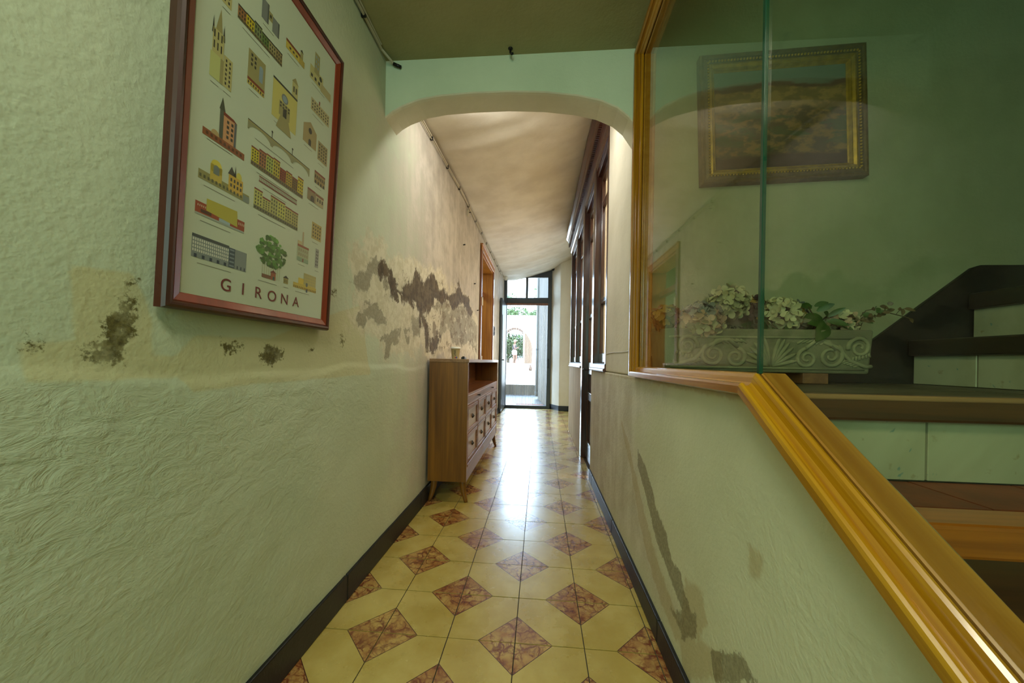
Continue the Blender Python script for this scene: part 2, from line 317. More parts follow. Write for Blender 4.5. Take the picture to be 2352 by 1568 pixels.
RGREY=[[(3.168,0.87),(2.012,0.941),(1.303,0.899),(1.72,0.704),(1.613,0.516),(1.494,0.362),(1.351,0.274),(1.169,0.227),(1.266,0.14),(1.949,0.121),(3.06,-0.014)]]

def mask(Yg, Zg, polys, soft):
    out = np.zeros(Yg.shape)
    P = np.stack([Yg, Zg], -1)
    for poly in polys:
        pts = np.array(poly); n = len(pts); d = np.full(Yg.shape, 1e9); ins = np.zeros(Yg.shape, bool)
        for i in range(n):
            a = pts[i]; b = pts[(i+1) % n]; ab = b - a
            t = np.clip(((P - a) @ ab) / max(ab @ ab, 1e-9), 0, 1)
            d = np.minimum(d, np.linalg.norm(P - (a + t[..., None]*ab), axis=-1))
            c = (a[1] > Zg) != (b[1] > Zg)
            with np.errstate(divide='ignore', invalid='ignore'):
                ins ^= c & (Yg < (b[0]-a[0])*(Zg-a[1])/(b[1]-a[1] if b[1] != a[1] else 1e-9) + a[0])
        sd = np.where(ins, d, -d)
        out = np.maximum(out, np.clip(.5 + sd/soft, 0, 1))
    return out
def fbm(Yg, Zg, sc, seed=0.0):
    f = np.empty(Yg.shape); it = np.nditer([Yg, Zg, f], op_flags=[['readonly'], ['readonly'], ['writeonly']])
    for y, z, o in it: o[...] = mnoise.noise((float(y)*sc, float(z)*sc, seed)) + .5*mnoise.noise((float(y)*sc*2.3, float(z)*sc*2.3, seed+5))
    return f
def wall_grid(name, xs, ys, zfun, skip, mat, attrs, thick, sign):
    """front face of a wall on a fine grid; xs(Y,Z) gives the relief, zfun(y) the rows"""
    rows = [zfun(y) for y in ys]; nz = len(rows[0]); ny = len(ys)
    Yg = np.repeat(np.array(ys)[:, None], nz, 1); Zg = np.array(rows)
    Xg = xs(Yg, Zg)
    V = np.stack([Xg, Yg, Zg], -1).reshape(-1, 3); F = []
    for i in range(ny-1):
        for k in range(nz-1):
            if skip(.5*(ys[i]+ys[i+1]), .25*(Zg[i,k]+Zg[i+1,k]+Zg[i,k+1]+Zg[i+1,k+1])): continue
            q = (i*nz+k, (i+1)*nz+k, (i+1)*nz+k+1, i*nz+k+1)
            F.append(q if sign < 0 else q[::-1])
    org = np.array([float(Xg.mean()), (ys[0]+ys[-1])/2, float(Zg.min())])
    me = bpy.data.meshes.new(name); me.from_pydata((V-org).tolist(), [], F); me.materials.append(mat)
    me.polygons.foreach_set('use_smooth', [True]*len(me.polygons))
    for k, a in attrs(Yg, Zg).items():
        at = me.attributes.new(k, 'FLOAT', 'POINT'); at.data.foreach_set('value', a.reshape(-1).astype(np.float32))
    me.update(); o = bpy.data.objects.new(name, me); COL.objects.link(o); o.location = org
    s = o.modifiers.new('thickness', 'SOLIDIFY'); s.thickness = thick; s.offset = -1; s.use_rim = True
    return struct(o)

# left wall material: green paint near the entrance, bare grey and beige plaster further in, damp, mould
def stained(name, left):
    m = NT(name); v = m.coord(); xyz = m.sep(v)
    n_big = m.noise(v, 2.0, 5); n_fine = m.noise(v, 22., 8, .65); n_mid = m.noise(v, 7., 6, .6); n_sp = m.noise(v, 90., 5, .7); n_blot = m.noise(m.coord('pos', (1, 7, 11)), 1.0, 9, .68, .5); n_rag = m.noise(m.coord('pos', (1, 7, 6)), 1.0, 10, .72, .3)
    v_st = m.coord('pos', (10, 10, 1.1)); n_st = m.noise(v_st, 1.0, 5)
    c = m.mix(m.ramp(n_big, .3, .7), GREEN1, GREEN2) if left else m.mix(m.ramp(n_big, .3, .7), rgb(196, 195, 162), rgb(208, 207, 176))
    if left:
        # the paint changes from green to beige about where the arch stands
        t = m.ramp(m.math('ADD', xyz[1], m.math('ADD', m.math('MULTIPLY', m.math('SUBTRACT', n_mid, .5), 1.1), m.math('MULTIPLY', xyz[2], .18))), 1.75, 2.75)
        c2 = m.mix(m.ramp(m.math('ADD', m.math('MULTIPLY', n_st, .35), m.math('MULTIPLY', n_mid, .65)), .34, .66), rgb(160, 151, 136), rgb(188, 179, 162))
        c = m.mix(t, c, c2)
    def msk(a, ns, amp, lo=.46, hi=.56):
        return m.ramp(m.math('ADD', m.attr(a), m.math('MULTIPLY', m.math('SUBTRACT', ns, .5), amp)), lo, hi)
    if left:
        c = m.mix(m.math('MULTIPLY', msk('yellow', n_mid, .5, .4, .6), .62), c, rgb(194, 184, 134))
        c = m.mix(m.math('MULTIPLY', msk('cream', n_rag, 1.4, .42, .62), .8), c, m.mix(m.ramp(n_fine, .4, .6), rgb(190, 180, 148), rgb(212, 204, 176)))
        mb = msk('bare', n_rag, 1.6)
        c = m.mix(m.math('MULTIPLY', mb, .85), c, m.mix(m.ramp(n_sp, .35, .65), rgb(128, 122, 98), rgb(152, 145, 120)))
        inside = m.ramp(m.attr('cream'), .55, .8)
        patch = m.math('MULTIPLY', m.math('MULTIPLY', m.ramp(n_blot, .52, .57), inside), m.ramp(xyz[1], 1.9, 2.6))
        c = m.mix(m.math('MULTIPLY', patch, .8), c, m.mix(n_sp, rgb(92, 78, 54), rgb(132, 118, 94)))
        flake = m.math('MULTIPLY', m.ramp(m.noise(m.coord('pos', (1, 8, 11), (0, 0, 0), (3, 1, 2)), 1.0, 9, .68, .5), .56, .60), inside)
        c = m.mix(m.math('MULTIPLY', flake, .75), c, m.mix(n_sp, rgb(190, 180, 150), rgb(218, 210, 184)))
        md = m.math('MULTIPLY', msk('dark', n_rag, 2.3, .36, .52), m.ramp(m.attr('dark'), .01, .12))
        c = m.mix(m.math('MULTIPLY', md, .93), c, m.mix(m.ramp(n_fine, .35, .65), rgb(54, 39, 17), rgb(92, 74, 46)))
        mm = m.math('MULTIPLY', msk('mold', m.math('ADD', m.math('MULTIPLY', n_sp, .5), m.math('MULTIPLY', n_fine, .5)), 2.3, .44, .64), m.ramp(m.attr('mold'), .01, .15))
        c = m.mix(m.math('MULTIPLY', mm, m.math('ADD', .55, m.math('MULTIPLY', m.ramp(n_fine, .35, .6), .4))), c, m.mix(m.ramp(n_sp, .3, .7), rgb(52, 45, 10), rgb(104, 94, 44)))
        rel = m.math('SUBTRACT', m.math('MULTIPLY', flake, .6), m.math('ADD', m.math('ADD', mb, md), patch))
    else:
        mg = msk('grey', n_mid, .5, .3, .7)
        g = m.mix(m.ramp(m.math('ADD', m.math('MULTIPLY', n_st, .5), m.math('MULTIPLY', n_mid, .5)), .34, .66), rgb(178, 168, 144), rgb(208, 203, 184))
        c = m.mix(m.math('MULTIPLY', mg, .85), c, g)
        c = m.mix(m.math('MULTIPLY', msk('tan', n_fine, .8, .4, .62), .5), c, rgb(168, 146, 98))
        md = msk('dark', m.math('ADD', m.math('MULTIPLY', n_fine, .5), m.math('MULTIPLY', n_sp, .5)), 1.6, .44, .6)
        c = m.mix(m.math('MULTIPLY', md, .72), c, m.mix(m.ramp(n_sp, .35, .65), rgb(96, 84, 56), rgb(140, 128, 98)))
        rel = m.math('SUBTRACT', 0.0, m.math('ADD', md, m.math('MULTIPLY', mg, .3)))
    m.col(c); m.rough(.72); m.b.inputs['Specular IOR Level'].default_value = .25
    # relief: orange-peel render, coarse trowelled render below the dado line
    ro = m.attr('rough'); orange = m.noise(v, 60., 3, .5)
    coarse = m.noise(m.coord('pos', (1, 15, 26)), 1.0, 5, .65, .6)
    h = m.math('ADD', m.math('MULTIPLY', orange, .55), m.math('MULTIPLY', m.noise(v, 130., 2), .25))
    h = m.math('ADD', h, m.math('MULTIPLY', ro, m.math('MULTIPLY', coarse, 2.5)))
    h = m.math('ADD', h, m.math('MULTIPLY', rel, .35))
    m.bump(h, .46, .006); return m.mat
M['left_wall'] = stained('left_wall_render', True)
M['right_wall'] = stained('right_wall_render', False)

XL = -.79; XR = .447
DY0, DY1, DZ = 4.56, 5.66, 2.43                                       # door opening in the left wall
def lin_rows(*segs):
    r = []
    for a, b, n in segs: r += list(np.linspace(a, b, n, endpoint=False))
    return r + [segs[-1][1]]
ysL = lin_rows((-2.2, .2, 14), (.2, 1.4, 110), (1.4, 4.4, 200), (4.4, DY0, 4), (DY0, DY1, 10), (DY1, 7.62, 20))
zsL = lin_rows((0, .9, 36), (.9, 1.85, 84), (1.85, DZ, 16), (DZ, 3.2, 12))
def dado_line(Yg): return .962 + .012*np.sin(Yg*5.1) + .007*np.sin(Yg*13.7+1)
def xsL(Yg, Zg):
    low = np.clip((dado_line(Yg) - Zg)/.010, 0, 1)*np.clip((2.6-Yg)/.5, 0, 1)
    return XL + .0045*low + .003*fbm(Yg, Zg, 1.6) + .0018*low*fbm(Yg*.5, Zg, 14, 3)
def atL(Yg, Zg):
    low = np.clip((dado_line(Yg) - Zg)/.05, 0, 1)*np.clip((2.9-Yg)/1.6, 0, 1)
    fade = np.clip(1.15 - Yg*.3, .25, 1)
    band = np.clip(1 - np.abs(Zg-.86)/.55, .18, 1)
    return dict(bare=mask(Yg, Zg, BARE, .11), cream=mask(Yg, Zg, CREAM, .3), dark=mask(Yg, Zg, DARK, .16),
                yellow=mask(Yg, Zg, YELLOW, .05), mold=np.maximum(mask(Yg, Zg, MOLD[:1] + MOLD[4:5], .06), 0.68*mask(Yg, Zg, MOLD[1:4] + MOLD[5:], .06)), rough=low*fade*band)
wall_left = wall_grid('wall_left', xsL, ysL, lambda y: zsL, lambda y, z: DY0 < y < DY1 and z < DZ, M['left_wall'], atL, .22, -1)

# right knee wall under the glazing and on to the glazed partition: its top follows the sloping rail
RAIL_Z, KINK, SL = .985, .765, .68
def rail_z(y): return RAIL_Z if y >= KINK else RAIL_Z - SL*(KINK-y)
ysR = lin_rows((-.30, .2, 12), (.2, 3.1, 240))
def rowsR(y):
    top = min(rail_z(y) - .04*1.2, .944)
    return [max(top, .02)*t for t in np.linspace(0, 1, 84)]
def atR(Yg, Zg):
    top = np.vectorize(rail_z)(Yg)
    return dict(dark=mask(Yg, Zg, RDARK, .05), tan=np.maximum(mask(Yg, Zg, RTAN, .08), np.clip((Zg-(top-.09))/.05, 0, .62)), grey=mask(Yg, Zg, RGREY, .5),
                rough=np.clip((Zg-(top-.32))/.25, 0, 1)*np.clip((1.4-Yg)/.8, .1, 1)*.35)
wall_right = wall_grid('wall_right', lambda Yg, Zg: XR + .002*fbm(Yg, Zg, 2.1, 9), ysR, rowsR, lambda y, z: False, M['right_wall'], atR, .10, 1)

# pier between the arch and the glazed partition, header over the stair glazing, dado under the far windows
PX0, PX1 = XR+.003, XR+.16
mb = MB(); mb.box(PX0, PX1, 1.84, 2.46, .94, 3.0)
pier = struct(mb.build('wall_right_pier', M['soffit'], bevel=.008))
mb = MB(); mb.box(PX0-.01, PX1, 3.86, 5.34, 0, .955)
struct(mb.build('wall_right_dado', plaster('far_dado', rgb(176, 164, 146), rgb(206, 196, 180), .6, .3), bevel=.006))
mb = MB(); mb.box(XR, XR+.07, -2.2, 1.70, 2.466, 3.6)
struct(mb.build('wall_right_header', M['green_wall']))

# arch wall: soffit curve slightly flattened on the left as in the house
AF = [(-.79,2.205),(-.756,2.233),(-.712,2.257),(-.623,2.288),(-.514,2.304),(-.362,2.311),(-.181,2.311),(0,2.300),(.164,2.276),(.267,2.249),(.348,2.211),(.40,2.165),(XR+.003,2.09)]
def arch_wall():
    mb = MB(); n = len(AF); top = 3.2; y0, y1 = 1.70, 1.84
    def strip(y, flip, mi):
        vs = [(x, y, z) for x, z in AF] + [(x, y, top) for x, z in AF]
        fs = [(i, i+1, n+i+1, n+i) if not flip else (i, n+i, n+i+1, i+1) for i in range(n-1)]
        mb.add(vs, fs, mi)
    strip(y0, False, 0); strip(y1, True, 1)
    vs = []; K = 5                                                      # rounded soffit edge
    prof = [(y0, 0), (y0+.006, -.004), (y0+.02, -.006), (y1-.02, -.004), (y1, -.003)]
    for x, z in AF: vs += [(x, y, z+dz) for y, dz in prof]
    mb.add(vs, [(i*K+k, i*K+k+1, (i+1)*K+k+1, (i+1)*K+k) for i in range(n-1) for k in range(K-1)], 1)
    mb.box(-.79, XR+.003, y0+.001, y1-.001, top-.01, top, 1)
    o = fixn(mb.build('wall_arch', [M['green_wall'], M['soffit']]))
    return struct(o)
arch_wall()

# stair-side back wall (same plane as the arch), walls of the stair well and of the entrance, room behind the partition
mb = MB(); mb.box(XR+.003, 3.2, 1.70, 1.84, 0, 3.8); struct(mb.build('wall_stair_back', M['stair_wall']))
mb = MB(); mb.box(1.66, 1.76, -2.2, .86, 0, 3.8); mb.box(3.2, 3.3, .8, 1.84, 0, 3.8); mb.box(1.66, 3.3, .76, .86, 0, 3.8)
struct(mb.build('wall_stair_side', M['stair_wall']))
mb = MB(); mb.box(-1.0, 1.76, -2.3, -2.2, 0, 3.8); struct(mb.build('wall_back', M['green_wall']))
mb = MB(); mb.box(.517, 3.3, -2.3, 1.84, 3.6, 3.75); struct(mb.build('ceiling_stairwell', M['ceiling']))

def ceil_z(x, y):
    t = max((x + .79)/1.2, 0)
    return 2.545 + .085*min((y-1.84), 1.6)/1.6*1.6*.62 + .022*(y-1.84) + .27*t**1.8
def near_ceiling():
    mb = MB(); mb.box(-.80, XR+.01, -2.3, 1.70, 2.482, 2.56)
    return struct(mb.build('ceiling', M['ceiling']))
near_ceiling()
def far_ceiling():
    xs = np.linspace(-.80, .75, 40); ys = np.linspace(1.84, 7.66, 150); V = []; F = []
    for y in ys:
        for x in xs:
            w = mnoise.noise((x*1.6, y*3.2, 2.0))*.018 + mnoise.noise((x*2.6+.3*y, y*7.0, 7.0))*.012 + mnoise.noise((x*7+.4*y, y*19.0, 3.0))*.004
            V.append((x, y, ceil_z(x, y) + w))
    nx = len(xs)
    for j in range(len(ys)-1):
        for i in range(nx-1): F.append((j*nx+i, (j+1)*nx+i, (j+1)*nx+i+1, j*nx+i+1))
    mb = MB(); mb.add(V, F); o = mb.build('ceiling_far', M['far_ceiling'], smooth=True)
    s = o.modifiers.new('thickness', 'SOLIDIFY'); s.thickness = .08; s.offset = -1
    return struct(o)
far_ceiling()
# upper storey of the house: keeps the sun off the first metres of the yard
mb = MB(); mb.box(-4, 4.5, -3, 7.62, 3.82, 6.2); struct(mb.build('upper_storey', M['concrete']))

# far wall with the pier beside the yard door
mb = MB(); mb.prism([(.40, 7.28), (.75, 7.28), (.75, 7.75), (.225, 7.75), (.225, 7.60)], 'z', 0, 3.3)
struct(mb.build('wall_far', M['white_wall'], bevel=.012))
mb = MB(); mb.box(.66, .75, 5.34, 7.30, 0, 3.3); struct(mb.build('wall_right_end', M['white_wall']))
# room behind the partition and side room behind the left door
mb = MB(); mb.box(.56, 3.0, 5.35, 5.45, 0, 3.2); mb.box(2.9, 3.0, 1.84, 5.4, 0, 3.2); mb.box(.62, 3.0, 1.84, 5.4, 3.1, 3.2)
struct(mb.build('wall_glazed_room', M['beige_wall']))
mb = MB(); mb.box(-3.2, -1.01, 3.6, 3.7, 0, 2.9); mb.box(-3.2, -1.01, 6.6, 6.7, 0, 2.9); mb.box(-3.3, -3.2, 3.6, 6.7, 0, 2.9); mb.box(-3.3, -1.01, 3.6, 6.7, 2.9, 3.0)
struct(mb.build('wall_side_room', M['green_wall']))

# ------------------------------------------------------------------ floor: base slab with every cement tile laid on it
mb = MB(); mb.box(-3.3, 3.2, -2.3, 7.64, -.12, -.004)
floor = struct(mb.build('floor', M['grout'], origin=(0, 2.5, 0)))
def tile_mats():
    def base(name, fn):
        m = NT(name); v = m.coord(); fn(m, v); m.rough(m.math('ADD', .19, m.math('MULTIPLY', m.noise(v, 5., 5), .16)))
        m.b.inputs['Specular IOR Level'].default_value = .8
        m.b.inputs['Coat Weight'].default_value = .9; m.b.inputs['Coat Roughness'].default_value = .21; m.b.inputs['Coat IOR'].default_value = 1.6
        m.bump(m.noise(v, 28., 4), .05, .004); return m.mat
    def cream(m, v):
        n = m.noise(v, 6., 7, .62); n2 = m.noise(v, 1.7, 3)
        m.col(m.mix(m.ramp(m.math('ADD', m.math('MULTIPLY', n, .6), m.math('MULTIPLY', n2, .4)), .36, .64), rgb(174, 146, 64), rgb(196, 172, 96)))
    def marble(m, v):
        d = m.noise(v, 20., 5, .6); w = m.node('ShaderNodeVectorMath', operation='ADD'); m.l.new(v, w.inputs[0])
        sc = m.node('ShaderNodeVectorMath', operation='SCALE'); 
        nn = m.node('ShaderNodeTexNoise'); nn.inputs['Scale'].default_value = 18; nn.inputs['Detail'].default_value = 4; m.l.new(v, nn.inputs['Vector'])
        m.l.new(nn.outputs['Color'], sc.inputs[0]); sc.inputs['Scale'].default_value = .06; m.l.new(sc.outputs[0], w.inputs[1])
        e = m.voro(w.outputs[0], 25., 'DISTANCE_TO_EDGE'); e2 = m.voro(w.outputs[0], 52., 'DISTANCE_TO_EDGE')
        vein = m.math('MAXIMUM', m.math('SUBTRACT', 1.0, m.ramp(e, .02, .16)), m.math('MULTIPLY', m.math('SUBTRACT', 1.0, m.ramp(e2, .02, .13)), .6))
        vein = m.math('MULTIPLY', vein, m.ramp(d, .34, .56))
        body = m.mix(m.ramp(m.noise(v, 11., 4), .35, .65), rgb(160, 106, 52), rgb(190, 152, 82))
        m.col(m.mix(vein, body, rgb(112, 48, 20)))
    def line(m, v): m.col(rgb(74, 26, 14))
    return [base('cream_cement', cream), base('marbled_cement', marble), base('tile_outline', line)]
TM = tile_mats()
TX, TY = .2435, .2395; X0, Y0 = -.071, 1.25
def clip(poly, axis, lim, keep_less):
    out = []
    for i in range(len(poly)):
        a, b = poly[i], poly[(i+1) % len(poly)]
        ia = (a[axis] <= lim) == keep_less or abs(a[axis]-lim) < 1e-9; ib = (b[axis] <= lim) == keep_less or abs(b[axis]-lim) < 1e-9
        if ia: out.append(a)
        if ia != ib:
            t = (lim-a[axis])/(b[axis]-a[axis]); out.append(tuple(a[k]+t*(b[k]-a[k]) for k in (0, 1)))
    return out
_tc = {}
def tile_mesh(par, xa, xb):
    key = (par, round(xa, 4), round(xb, 4))
    if key in _tc: return _tc[key]
    g = .0018; w, h = TX, TY; q = .55; o = .5 + .0
    def tri(k):                                                        # legs q tile long, at two opposite corners
        a = (q*w*k, q*h*k)
        return a
    polys = []
    def corner(cx, cy, sx, sy):
        P = lambda u, v: (cx + sx*u*w, cy + sy*v*h)
        e = .016
        polys.append(([P(0,0), P(q-e,0), P(0,q-e)], 1)); polys.append(([P(q-e,0), P(q,0), P(0,q), P(0,q-e)], 2))
    if par == 0:
        corner(0,0,1,1); corner(w,h,-1,-1)
        polys.append(([(q*w,0),(w,0),(w,h-q*h),(w-q*w,h),(0,h),(0,q*h)], 0))
    else:
        corner(w,0,-1,1); corner(0,h,1,-1)
        polys.append(([(0,0),(w-q*w,0),(w,q*h),(w,h),(q*w,h),(0,h-q*h)], 0))
    mb = MB()
    for p, mi in polys:
        for ax, lim, less in ((0, g, False), (0, w-g, True), (1, g, False), (1, h-g, True), (0, xa, False), (0, xb, True)):
            p = clip(p, ax, lim, less)
            if len(p) < 3: break
        if len(p) < 3: continue
        ar = sum(p[i][0]*p[(i+1) % len(p)][1]-p[(i+1) % len(p)][0]*p[i][1] for i in range(len(p)))
        if ar < 0: p = p[::-1]
        mb.add([(x-w/2, y-h/2, 0) for x, y in p], [tuple(range(len(p)))], mi)
    a, b = max(g, xa)-w/2, min(w-g, xb)-w/2
    mb.add([(a,-h/2+g,0),(b,-h/2+g,0),(b,h/2-g,0),(a,h/2-g,0),(a,-h/2+g,-.008),(b,-h/2+g,-.008),(b,h/2-g,-.008),(a,h/2-g,-.008)],
           [(0,4,5,1),(1,5,6,2),(2,6,7,3),(3,7,4,0)], 0)
    me = bpy.data.meshes.new('tile'); me.from_pydata(mb.v, [], mb.f)
    for m in TM: me.materials.append(m)
    me.polygons.foreach_set('material_index', mb.m); me.update(); _tc[key] = me
    return me
for j in range(-7, 27):
    y = Y0 + j*TY
    for i in range(-3, 4):
        x = X0 + i*TX
        xlim0 = XL + .001
        xlim1 = (.446 if y < 3.0 else (.47 if y < 5.25 else .655))
        if y + TY > 7.25 and x > .1: xlim1 = .40 if y + TY < 7.5 else .22
        xa, xb = max(0, xlim0-x), min(TX, xlim1-x)
        if xb - xa < .012 or y + TY > 7.62: continue
        o = bpy.data.objects.new('tile', tile_mesh((i+j) % 2, xa, xb)); COL.objects.link(o); o.parent = floor
        o.location = (x+TX/2, y+TY/2-2.5, random.uniform(-.0008, .0002))
        o.rotation_euler = (random.gauss(0, .0016), random.gauss(0, .0016), 0)

# stone skirtings (pieces of black stone), timber and iron trims
def skirting(name, pieces):
    e = struct(bpy.data.objects.new(name, None)); COL.objects.link(e); e.location = (0, 0, 0)
    for a in pieces:
        mb = MB(); mb.box(*a); mb.build('stone_strip', M['stone'], e, bevel=.004)
    return e
skirting('baseboard_left', [(XL-.004, XL+.016, y, min(y+.9, 4.52)-.004, 0, .108) for y in np.arange(-2.2, 4.5, .9)] + [(XL-.004, XL+.014, 5.76, 7.5, 0, .1)])
skirting('baseboard_right', [(XR-.014, XR+.004, y, min(y+.8, 3.08)-.004, 0, .085) for y in np.arange(-.3, 3.0, .8)])
mb = MB(); mb.prism([(.392, 7.265), (.66, 7.265), (.66, 7.285), (.405, 7.285), (.232, 7.60), (.217, 7.592)], 'z', 0, .10)
struct(mb.build('baseboard_far', M['stone']))

# ------------------------------------------------------------------ stairs: body, then each nosing board, riser tile and tread tile
ZL, YN, RISE, GO = .93, .94, .215, .235
mb = MB()
mb.box(.508, 1.66, YN+.035, 1.70, 0, ZL-.012)
for k in range(1, 5):
    zk, yk = ZL-RISE*k, YN-GO*k
    mb.box(.508, 1.66, yk+.035, yk+GO+.035, 0, zk-.012)
XS = 1.64
FL = [(XS, 1.12), (XS+.235, 1.325), (XS+.47, 1.53), (XS+.705, 1.735)]
for x, z in FL: mb.box(x, 3.0, .86, 1.70, 0 if x == XS else .5, z-.012)
stairs = struct(mb.build('staircase', M['grout'], origin=(1.0, .9, 0)))
def glazed_tile():
    m = NT('white_riser_tile'); v = m.coord()
    n = m.noise(m.coord('pos', (7, 7, 1.5), (0, R_(-38), 0)), 1.0, 4); d = m.noise(v, 26., 6)
    c = m.mix(m.ramp(n, .3, .7), rgb(160, 156, 124), rgb(178, 174, 144))
    st = m.noise(m.coord('pos', (40, 40, 3.0), (R_(30), R_(-32), 0)), 1.0, 3)
    c = m.mix(m.math('MULTIPLY', m.ramp(st, .68, .73), .7), c, rgb(96, 134, 128))
    c = m.mix(m.math('MULTIPLY', m.ramp(d, .62, .72), .5), c, rgb(128, 106, 54))
    m.col(c); m.rough(.22); return m.mat
M['riser_tile'] = glazed_tile()
for k in range(0, 4):
    zk, yk = ZL-RISE*k, YN-GO*k
    mb = MB(); mb.box(.506, 1.655, yk, yk+.09, zk-.064, zk)
    nb = mb.build('nosing', M['nosing_dark'] if k == 0 else M['nosing_orange'], stairs, bevel=.008)
    if k == 0:
        q = MB(); q.box(.507, 1.654, yk-.002, yk+.022, zk-.012, zk+.0015); q.build('lit_edge_strip', M['lit_edge'], nb, bevel=.004)  # pale strip stands in for the lit top edge
    for x in (.508, .74, .975, 1.21, 1.445):
        x1 = min(x + (.232 if x > .6 else .23), 1.655)
        mb = MB(); mb.box(x+.0015, x1-.0015, yk+.026, yk+.042, zk-RISE+.002, zk-.064); mb.build('riser_tile', M['riser_tile'] if k == 0 else M['nosing_dark'], stairs, bevel=.0015, seg=1)  # risers below the landing are coloured dark in place of shadow
    nrow = 3 if k == 0 else 1
    for r in range(nrow):
        ya = yk+.091 + r*.222; yb = (ya+.22) if k == 0 else yk+GO+.026
        for x in (.508, .695, .93, 1.165, 1.40):
            x1 = min(x + .233, 1.655) if x > .6 else .693
            mb = MB(); mb.box(x+.001, x1-.001, ya+.001, min(yb, 1.688)-.001, zk-.014, zk-random.uniform(0, .0015))
            mb.build('tread_tile', M['landing_tile'] if k == 0 else M['terracotta'], stairs)
for q, (x, z) in enumerate(FL):
    zb = ZL if q == 0 else FL[q-1][1]
    mb = MB(); mb.box(x-.035, x+.06, .86, 1.676, z-.068, z); mb.build('nosing', M['nosing_black'], stairs, bevel=.006)
    y = 1.676
    while y > .9:
        ya = max(y-.225, .87); mb = MB(); mb.box(x-.012, x+.003, ya+.0015, y-.0015, zb+.002, z-.068); mb.build('riser_tile', M['riser_tile'], stairs, bevel=.0015, seg=1); y -= .227
    mb = MB(); mb.box(x+.06, x+.235, .86, 1.676, z-.014, z-.002); mb.build('tread_tile', M['landing_tile'], stairs)
mb = MB(); mb.prism([(.508, .928), (3.0, .928), (3.0, 1.452), (1.90, 1.452), (1.868, 1.441), (1.475, 1.124), (1.36, 1.035), (.508, 1.035)], 'y', 1.682, 1.702)
struct(mb.build('baseboard_stair', M['black_skirt'], bevel=.003))

# ------------------------------------------------------------------ yard door at the far end
def yard_door():
    d = struct(bpy.data.objects.new('door_1', None)); COL.objects.link(d); d.location = (-.29, 7.58, 0)
    d['label'] = 'grey iron door frame with a two-pane transom at the far end of the corridor'
    mb = MB(); mb.box(-.80, -.725, 7.555, 7.625, 0, 2.83); mb.build('jamb', M['iron'], d, bevel=.006)
    mb = MB(); mb.box(.145, .225, 7.555, 7.625, 0, 2.90); mb.build('jamb', M['iron'], d, bevel=.006)
    mb = MB(); mb.box(-.725, .145, 7.55, 7.63, 2.235, 2.345); mb.build('transom_bar', M['iron'], d, bevel=.008)
    mb = MB(); mb.prism([(-.80, 2.78), (.225, 2.80), (.225, 3.02), (-.80, 2.87)], 'y', 7.56, 7.62); mb.build('header', M['iron'], d, bevel=.006)
    mb = MB(); mb.box(-.327, -.277, 7.555, 7.62, 2.345, 2.80); mb.build('mullion', M['iron'], d, bevel=.004)
    for a, b in ((-.725, -.327), (-.277, .145)):
        mb = MB(); mb.box(a, b, 7.585, 7.591, 2.345, 2.80); mb.build('pane', M['transom_pane'], d)
        mb = MB(); mb.box(a, b, 7.57, 7.60, 2.345, 2.365); mb.build('glazing_bead', M['iron'], d, bevel=.003)
    mb = MB(); mb.box(-.725, .145, 7.545, 7.63, 0, .058); mb.build('threshold', M['iron'], d, bevel=.008)
    mb = MB(); mb.tube([(.18, 7.55, z) for z in (.9, 1.02)], .012, 8); mb.box(.165, .195, 7.548, 7.556, .86, 1.06); mb.build('strike_plate', M['iron_black'], d)
    # leaf folded back against the left wall
    lf = MB(); lf.box(-.775, -.735, 6.72, 7.53, .02, 2.21); l = lf.build('door_leaf', M['iron'], d, bevel=.006)
    h = MB(); h.tube([(-.735, 6.80, 1.02), (-.70, 6.80, 1.02), (-.70, 6.90, 1.02)], .009, 8); h.build('handle', M['iron_black'], l)
    h = MB(); h.box(-.734, -.729, 6.79, 7.46, .25, 1.9); h.build('sheet_panel', M['iron'], l, bevel=.004)
    h = MB(); h.tube([(-.755, 6.735, 0.0), (-.755, 6.735, .12)], .012, 8); h.build('floor_bolt', M['iron_black'], l)
yard_door()
t = thing('bead_curtain', 'fly curtain of thin pale strings hanging in the yard doorway', 'curtain', (-.29, 7.50, 0))
mb = MB(); mb.box(-.735, .155, 7.485, 7.53, 2.19, 2.235); mb.build('curtain_rail', M['brown_casing'], t, bevel=.006)
mb = MB(); x = -.72
while x < .135:
    zz = .075 + random.random()*.02; y = 7.505 + random.uniform(-.006, .006)
    mb.tube([(x, y, 2.195), (x+random.uniform(-.002, .002), y, 1.1), (x+random.uniform(-.004, .004), y, zz)], .0021, 4); x += random.uniform(.0105, .0195)
stuff(mb.build('strings', M['bead'], t))
mb = MB(); mb.lathe([(0,0),(.03,0),(.034,.01),(.034,.075),(.026,.085),(0,.085)], (-.742, 7.38, 2.70), 16); mb.box(-.80, -.755, 7.36, 7.40, 2.72, 2.76)
tag(fixn(mb.build('motion_sensor', M['white_plastic'], smooth=False)), 'small round white sensor under the ceiling at the top left of the yard door', 'sensor')
mb = MB(); mb.ball((.245, 7.52, 2.965), (.035, .03, .035), 10, 7); mb.tube([(.245, 7.55, 2.965), (.245, 7.62, 2.965)], .012, 8)
tag(mb.build('door_closer_knob', M['iron_black'], smooth=True), 'dark round knob at the upper right corner of the yard door', 'knob')

